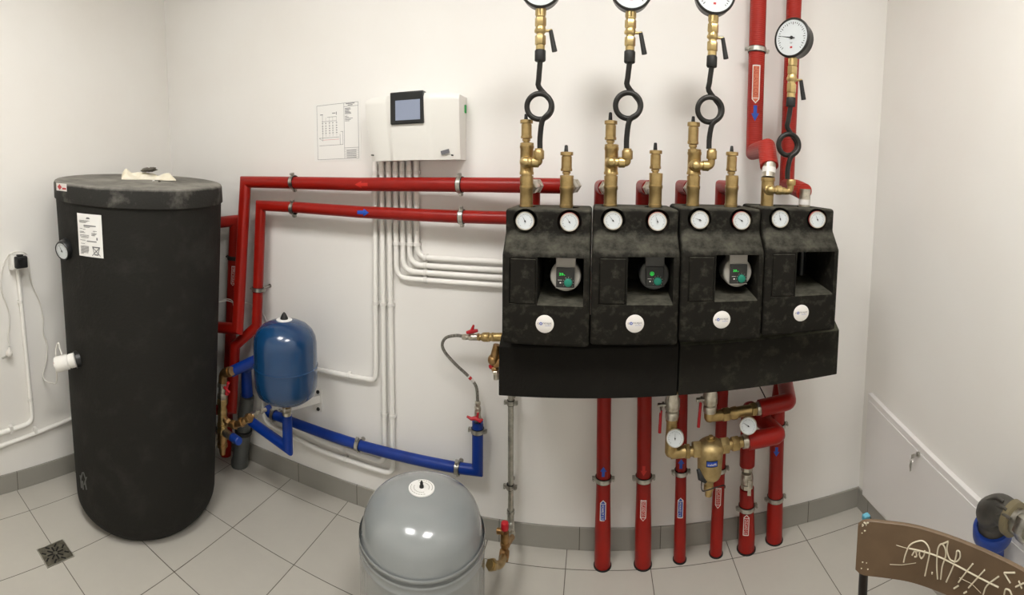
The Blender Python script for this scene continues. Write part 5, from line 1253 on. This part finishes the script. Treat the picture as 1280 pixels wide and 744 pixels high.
for i, p in enumerate(ptsC):
    n = back_n(i); e = min(i, nC - 1 - i); cut = [.012, .004, .001][e] if e < 3 else 0
    zt_, z0_ = .80 - cut, zb0 + cut
    q = p - n * th_
    rings.append([V((p.x, p.y, z0_)), V((p.x, p.y, zt_ - .002)), V((p.x - n.x*.003, p.y - n.y*.003, zt_)), V((q.x + n.x*.003, q.y + n.y*.003, zt_)), V((q.x, q.y, zt_ - .002)), V((q.x, q.y, z0_))])
mb.rings(rings, smooth=False); bo = mb.build('backrest', 'wood', ch)
def on_back(u, v, off=.0012):
    th = None; d = ray(u, v)
    for i in range(nC - 1):
        a, b = ptsC[i], ptsC[i+1]; e = b - a
        den = d.x * e.y - d.y * e.x
        if abs(den) < 1e-9: continue
        t = (a.x * e.y - a.y * e.x) / den; s_ = (a.x * d.y - a.y * d.x) / den
        if t > 0 and -.02 <= s_ <= 1.02:
            n = back_n(i); return V((0, 0, H)) + d * t + n * off
    return None
def z7(x, y): return (1060 + x * .1935, 600 + y * .1935)
strokes = [[(360,530),(372,480),(400,420),(450,395),(490,395),(520,430),(528,470),(515,540),(498,618)], [(415,485),(435,455),(445,490),(430,495)], [(445,460),(465,458),(462,480),(475,505),(492,485),(497,455)],
           [(545,595),(548,600)], [(580,638),(575,560),(578,470),(590,425),(610,412),(628,440),(632,490),(610,560),(600,640)], [(648,400),(640,450),(660,510),(700,525),(725,500),(722,462),(705,458),(700,490),(680,560),(636,658)],
           [(395,440),(500,465),(600,500),(720,560),(840,625),(975,692)], [(808,540),(760,600),(715,660)], [(885,580),(830,640),(780,695)], [(975,622),(900,680),(875,740)], [(685,700),(715,682)], [(750,730),(768,720)],
           [(1010,598),(1050,665)],[(1010,598),(1080,598)], [(1085,690),(1137,665)], [(1105,650),(1125,700)], [(1010,742),(1020,705),(1045,712),(1060,742)],
           [(610,412),(650,395)]]
mb = MB(); 
for st in strokes:
    pts = [on_back(*z7(*p_)) for p_ in st]; pts = [p_ for p_ in pts if p_ is not None]
    if len(pts) >= 2:
        if (pts[0] - pts[-1]).length < .003: pts[-1] = pts[0] + V((0, 0, -.004))
        mb.tube(smooth_path(pts, 4) if len(pts) > 2 else pts, .0017, 6)
mb.build('scribble', 'chalk', bo)['label'] = 'white painted scribble'
mb = MB()
for st in ([(270,545),(350,548),(440,535)], [(312,420),(350,432),(400,445)], [(720,630),(800,670),(860,730)], [(640,520),(760,580)]):
    pts = [on_back(*z7(*p_), .0008) for p_ in st]; pts = [p_ for p_ in pts if p_ is not None]
    if len(pts) > 1: mb.tube(pts, .0006, 5)
random.seed(5)
for k in range(14):
    p_ = on_back(*z7(random.uniform(75, 130), random.choice([random.uniform(275, 345), random.uniform(470, 580)])), .0006)
    if p_ is not None: mb.ball(p_, random.uniform(.0015, .003), 6, (1, 1, .7))
mb.build('paint_flecks', 'chalk', bo, kind='stuff')
# tubular frame
n0, n1 = back_n(1), back_n(nC - 2)
L0 = ptsC[2] - n0 * (th_ + .009); L1 = ptsC[-3] - n1 * (th_ + .009)
seat_dir = ((n0 + n1) / 2).normalized()
for p_, off in ((L0, 0), (L1, 0)):
    MB().tube(rounded([V((p_.x, p_.y, .79)), V((p_.x, p_.y, .62)), V((p_.x, p_.y, .45)) - seat_dir * .01, V((p_.x, p_.y, 0)) - seat_dir * .08], .06), .0105, 14).build('leg', 'chair_metal', ch)
for p_ in (L0, L1):
    q_ = p_ + seat_dir * .36
    MB().tube(rounded([V((p_.x, p_.y, .44)) + seat_dir * .012, V((q_.x, q_.y, .44)), V((q_.x, q_.y, 0)) + seat_dir * .03], .05), .0105, 14).build('leg', 'chair_metal', ch)
mb = MB(); mid = (L0 + L1) / 2 + seat_dir * .20; sdv = (L1 - L0).normalized()
poly = []
for k in range(28):
    a = 2*pi*k/28; cx2 = abs(cos(a)) ** .5 * (1 if cos(a) > 0 else -1); sy2 = abs(sin(a)) ** .5 * (1 if sin(a) > 0 else -1)
    poly.append(mid + sdv * cx2 * .185 + seat_dir * sy2 * .175)
mb.rings([[V((p_.x, p_.y, .4505)) for p_ in poly], [V((p_.x, p_.y, .462)) for p_ in poly]], smooth=False); mb.build('seat', 'wood', ch, bevel=.002)
q = at(1079, 647, y=ptsC[1].y + .02)
MB().box((L0.x - .010, L0.y - .006, .788), (L0.x + .006, L0.y + .008, .801)).build('tape_patch', 'tape', ch, bevel=.003)

# ------------------------------------------------------------------ blue and black hose fitting, right edge
hx = at(1242, 655, y=.95)
fx_, fy_ = hx.x, .95
hf = thing('pump_hose_fitting', (fx_, fy_, 0), 'blue plastic union with dusty black ribbed elbow and steel hose fitting at right edge', 'fitting')
zu = at(1240, 662, y=.95).z
MB().lathe((fx_, fy_, 0), (fx_, fy_, 9), [(0, .04), (zu - .07, .04)], 28).build('standpipe', 'blue_pl', hf)
axu = V((-.18, -.1, 1)).normalized(); base = V((fx_, fy_, zu - .050))
MB().lathe(base - axu * .03, base + axu, [(0, .038), (.03, .040), (.035, .044), (.05, .047), (.056, .058), (.066, .063), (.095, .063), (.102, .060), (.102, .050), (.092, .049)], 40).build('union_collar', 'blue_pl', hf)
for k in range(12):
    a = k * pi / 6; fr = frame(base + axu * .055, axu); MB().xf(fr @ Matrix.Rotation(a, 4, 'Z')).box((.0585, -.003, 0), (.0635, .003, .022)).build('rib', 'blue_pl', hf) if False else None
pe = [base + axu * .06, base + axu * .105 , at(1237, 640, y=.93), at(1251, 637, y=.88), at(1266, 648, y=.83), at(1276, 656, y=.80)]
pth = smooth_path([pe[0], pe[1], pe[2], pe[3], pe[4]], 6)
eb = MB().tube(pth, [.046] * 10 + [.042] * (len(pth) - 10), 28).build('elbow', 'dirty_black', hf)
mb = MB()
for sgn in (-1, 0, 1):
    mb.tube([p_ + V((-.032 + .01*sgn, -.024, .036 + .010 * sgn)) * 0.98 + V((0, sgn * .022, 0)) for p_ in pth[6:-3]], .0045, 8)
mb.build('rib', 'dirty_black', eb)
dE = (pe[4] - pe[3]).normalized()
MB().lathe(pe[4] - dE * .012, pe[4] + dE, [(0, .046), (.002, .049), (.022, .049), (.024, .046)], 32).build('clamp_ring', 'olive', hf)
MB().lathe(pe[4] + dE * .006, pe[4] + dE, [(0, .034), (.03, .034), (.032, .030), (.05, .030)], 24).hex(pe[4] + dE * .03, pe[4] + dE * .065, .040).cyl(pe[4] + dE * .06, pe[4] + dE * .18, .028).build('hose_nipple', 'steel', hf)

# ------------------------------------------------------------------ light and view
sc = bpy.context.scene
for l in [m for m in bpy.data.materials if m.name == 'lamp_diffuser']:
    l.node_tree.nodes['Principled BSDF'].inputs['Emission Strength'].default_value = 29
w = bpy.data.worlds.new('world'); sc.world = w; w.use_nodes = True
w.node_tree.nodes['Background'].inputs[0].default_value = (.8, .8, .8, 1); w.node_tree.nodes['Background'].inputs[1].default_value = .2
sc.view_settings.view_transform = 'Standard'; sc.view_settings.look = 'None'; sc.view_settings.gamma = 1; sc.view_settings.exposure = 0
sc.view_settings.use_curve_mapping = False
for o in bpy.data.objects:
    if '_o' in o: del o['_o']
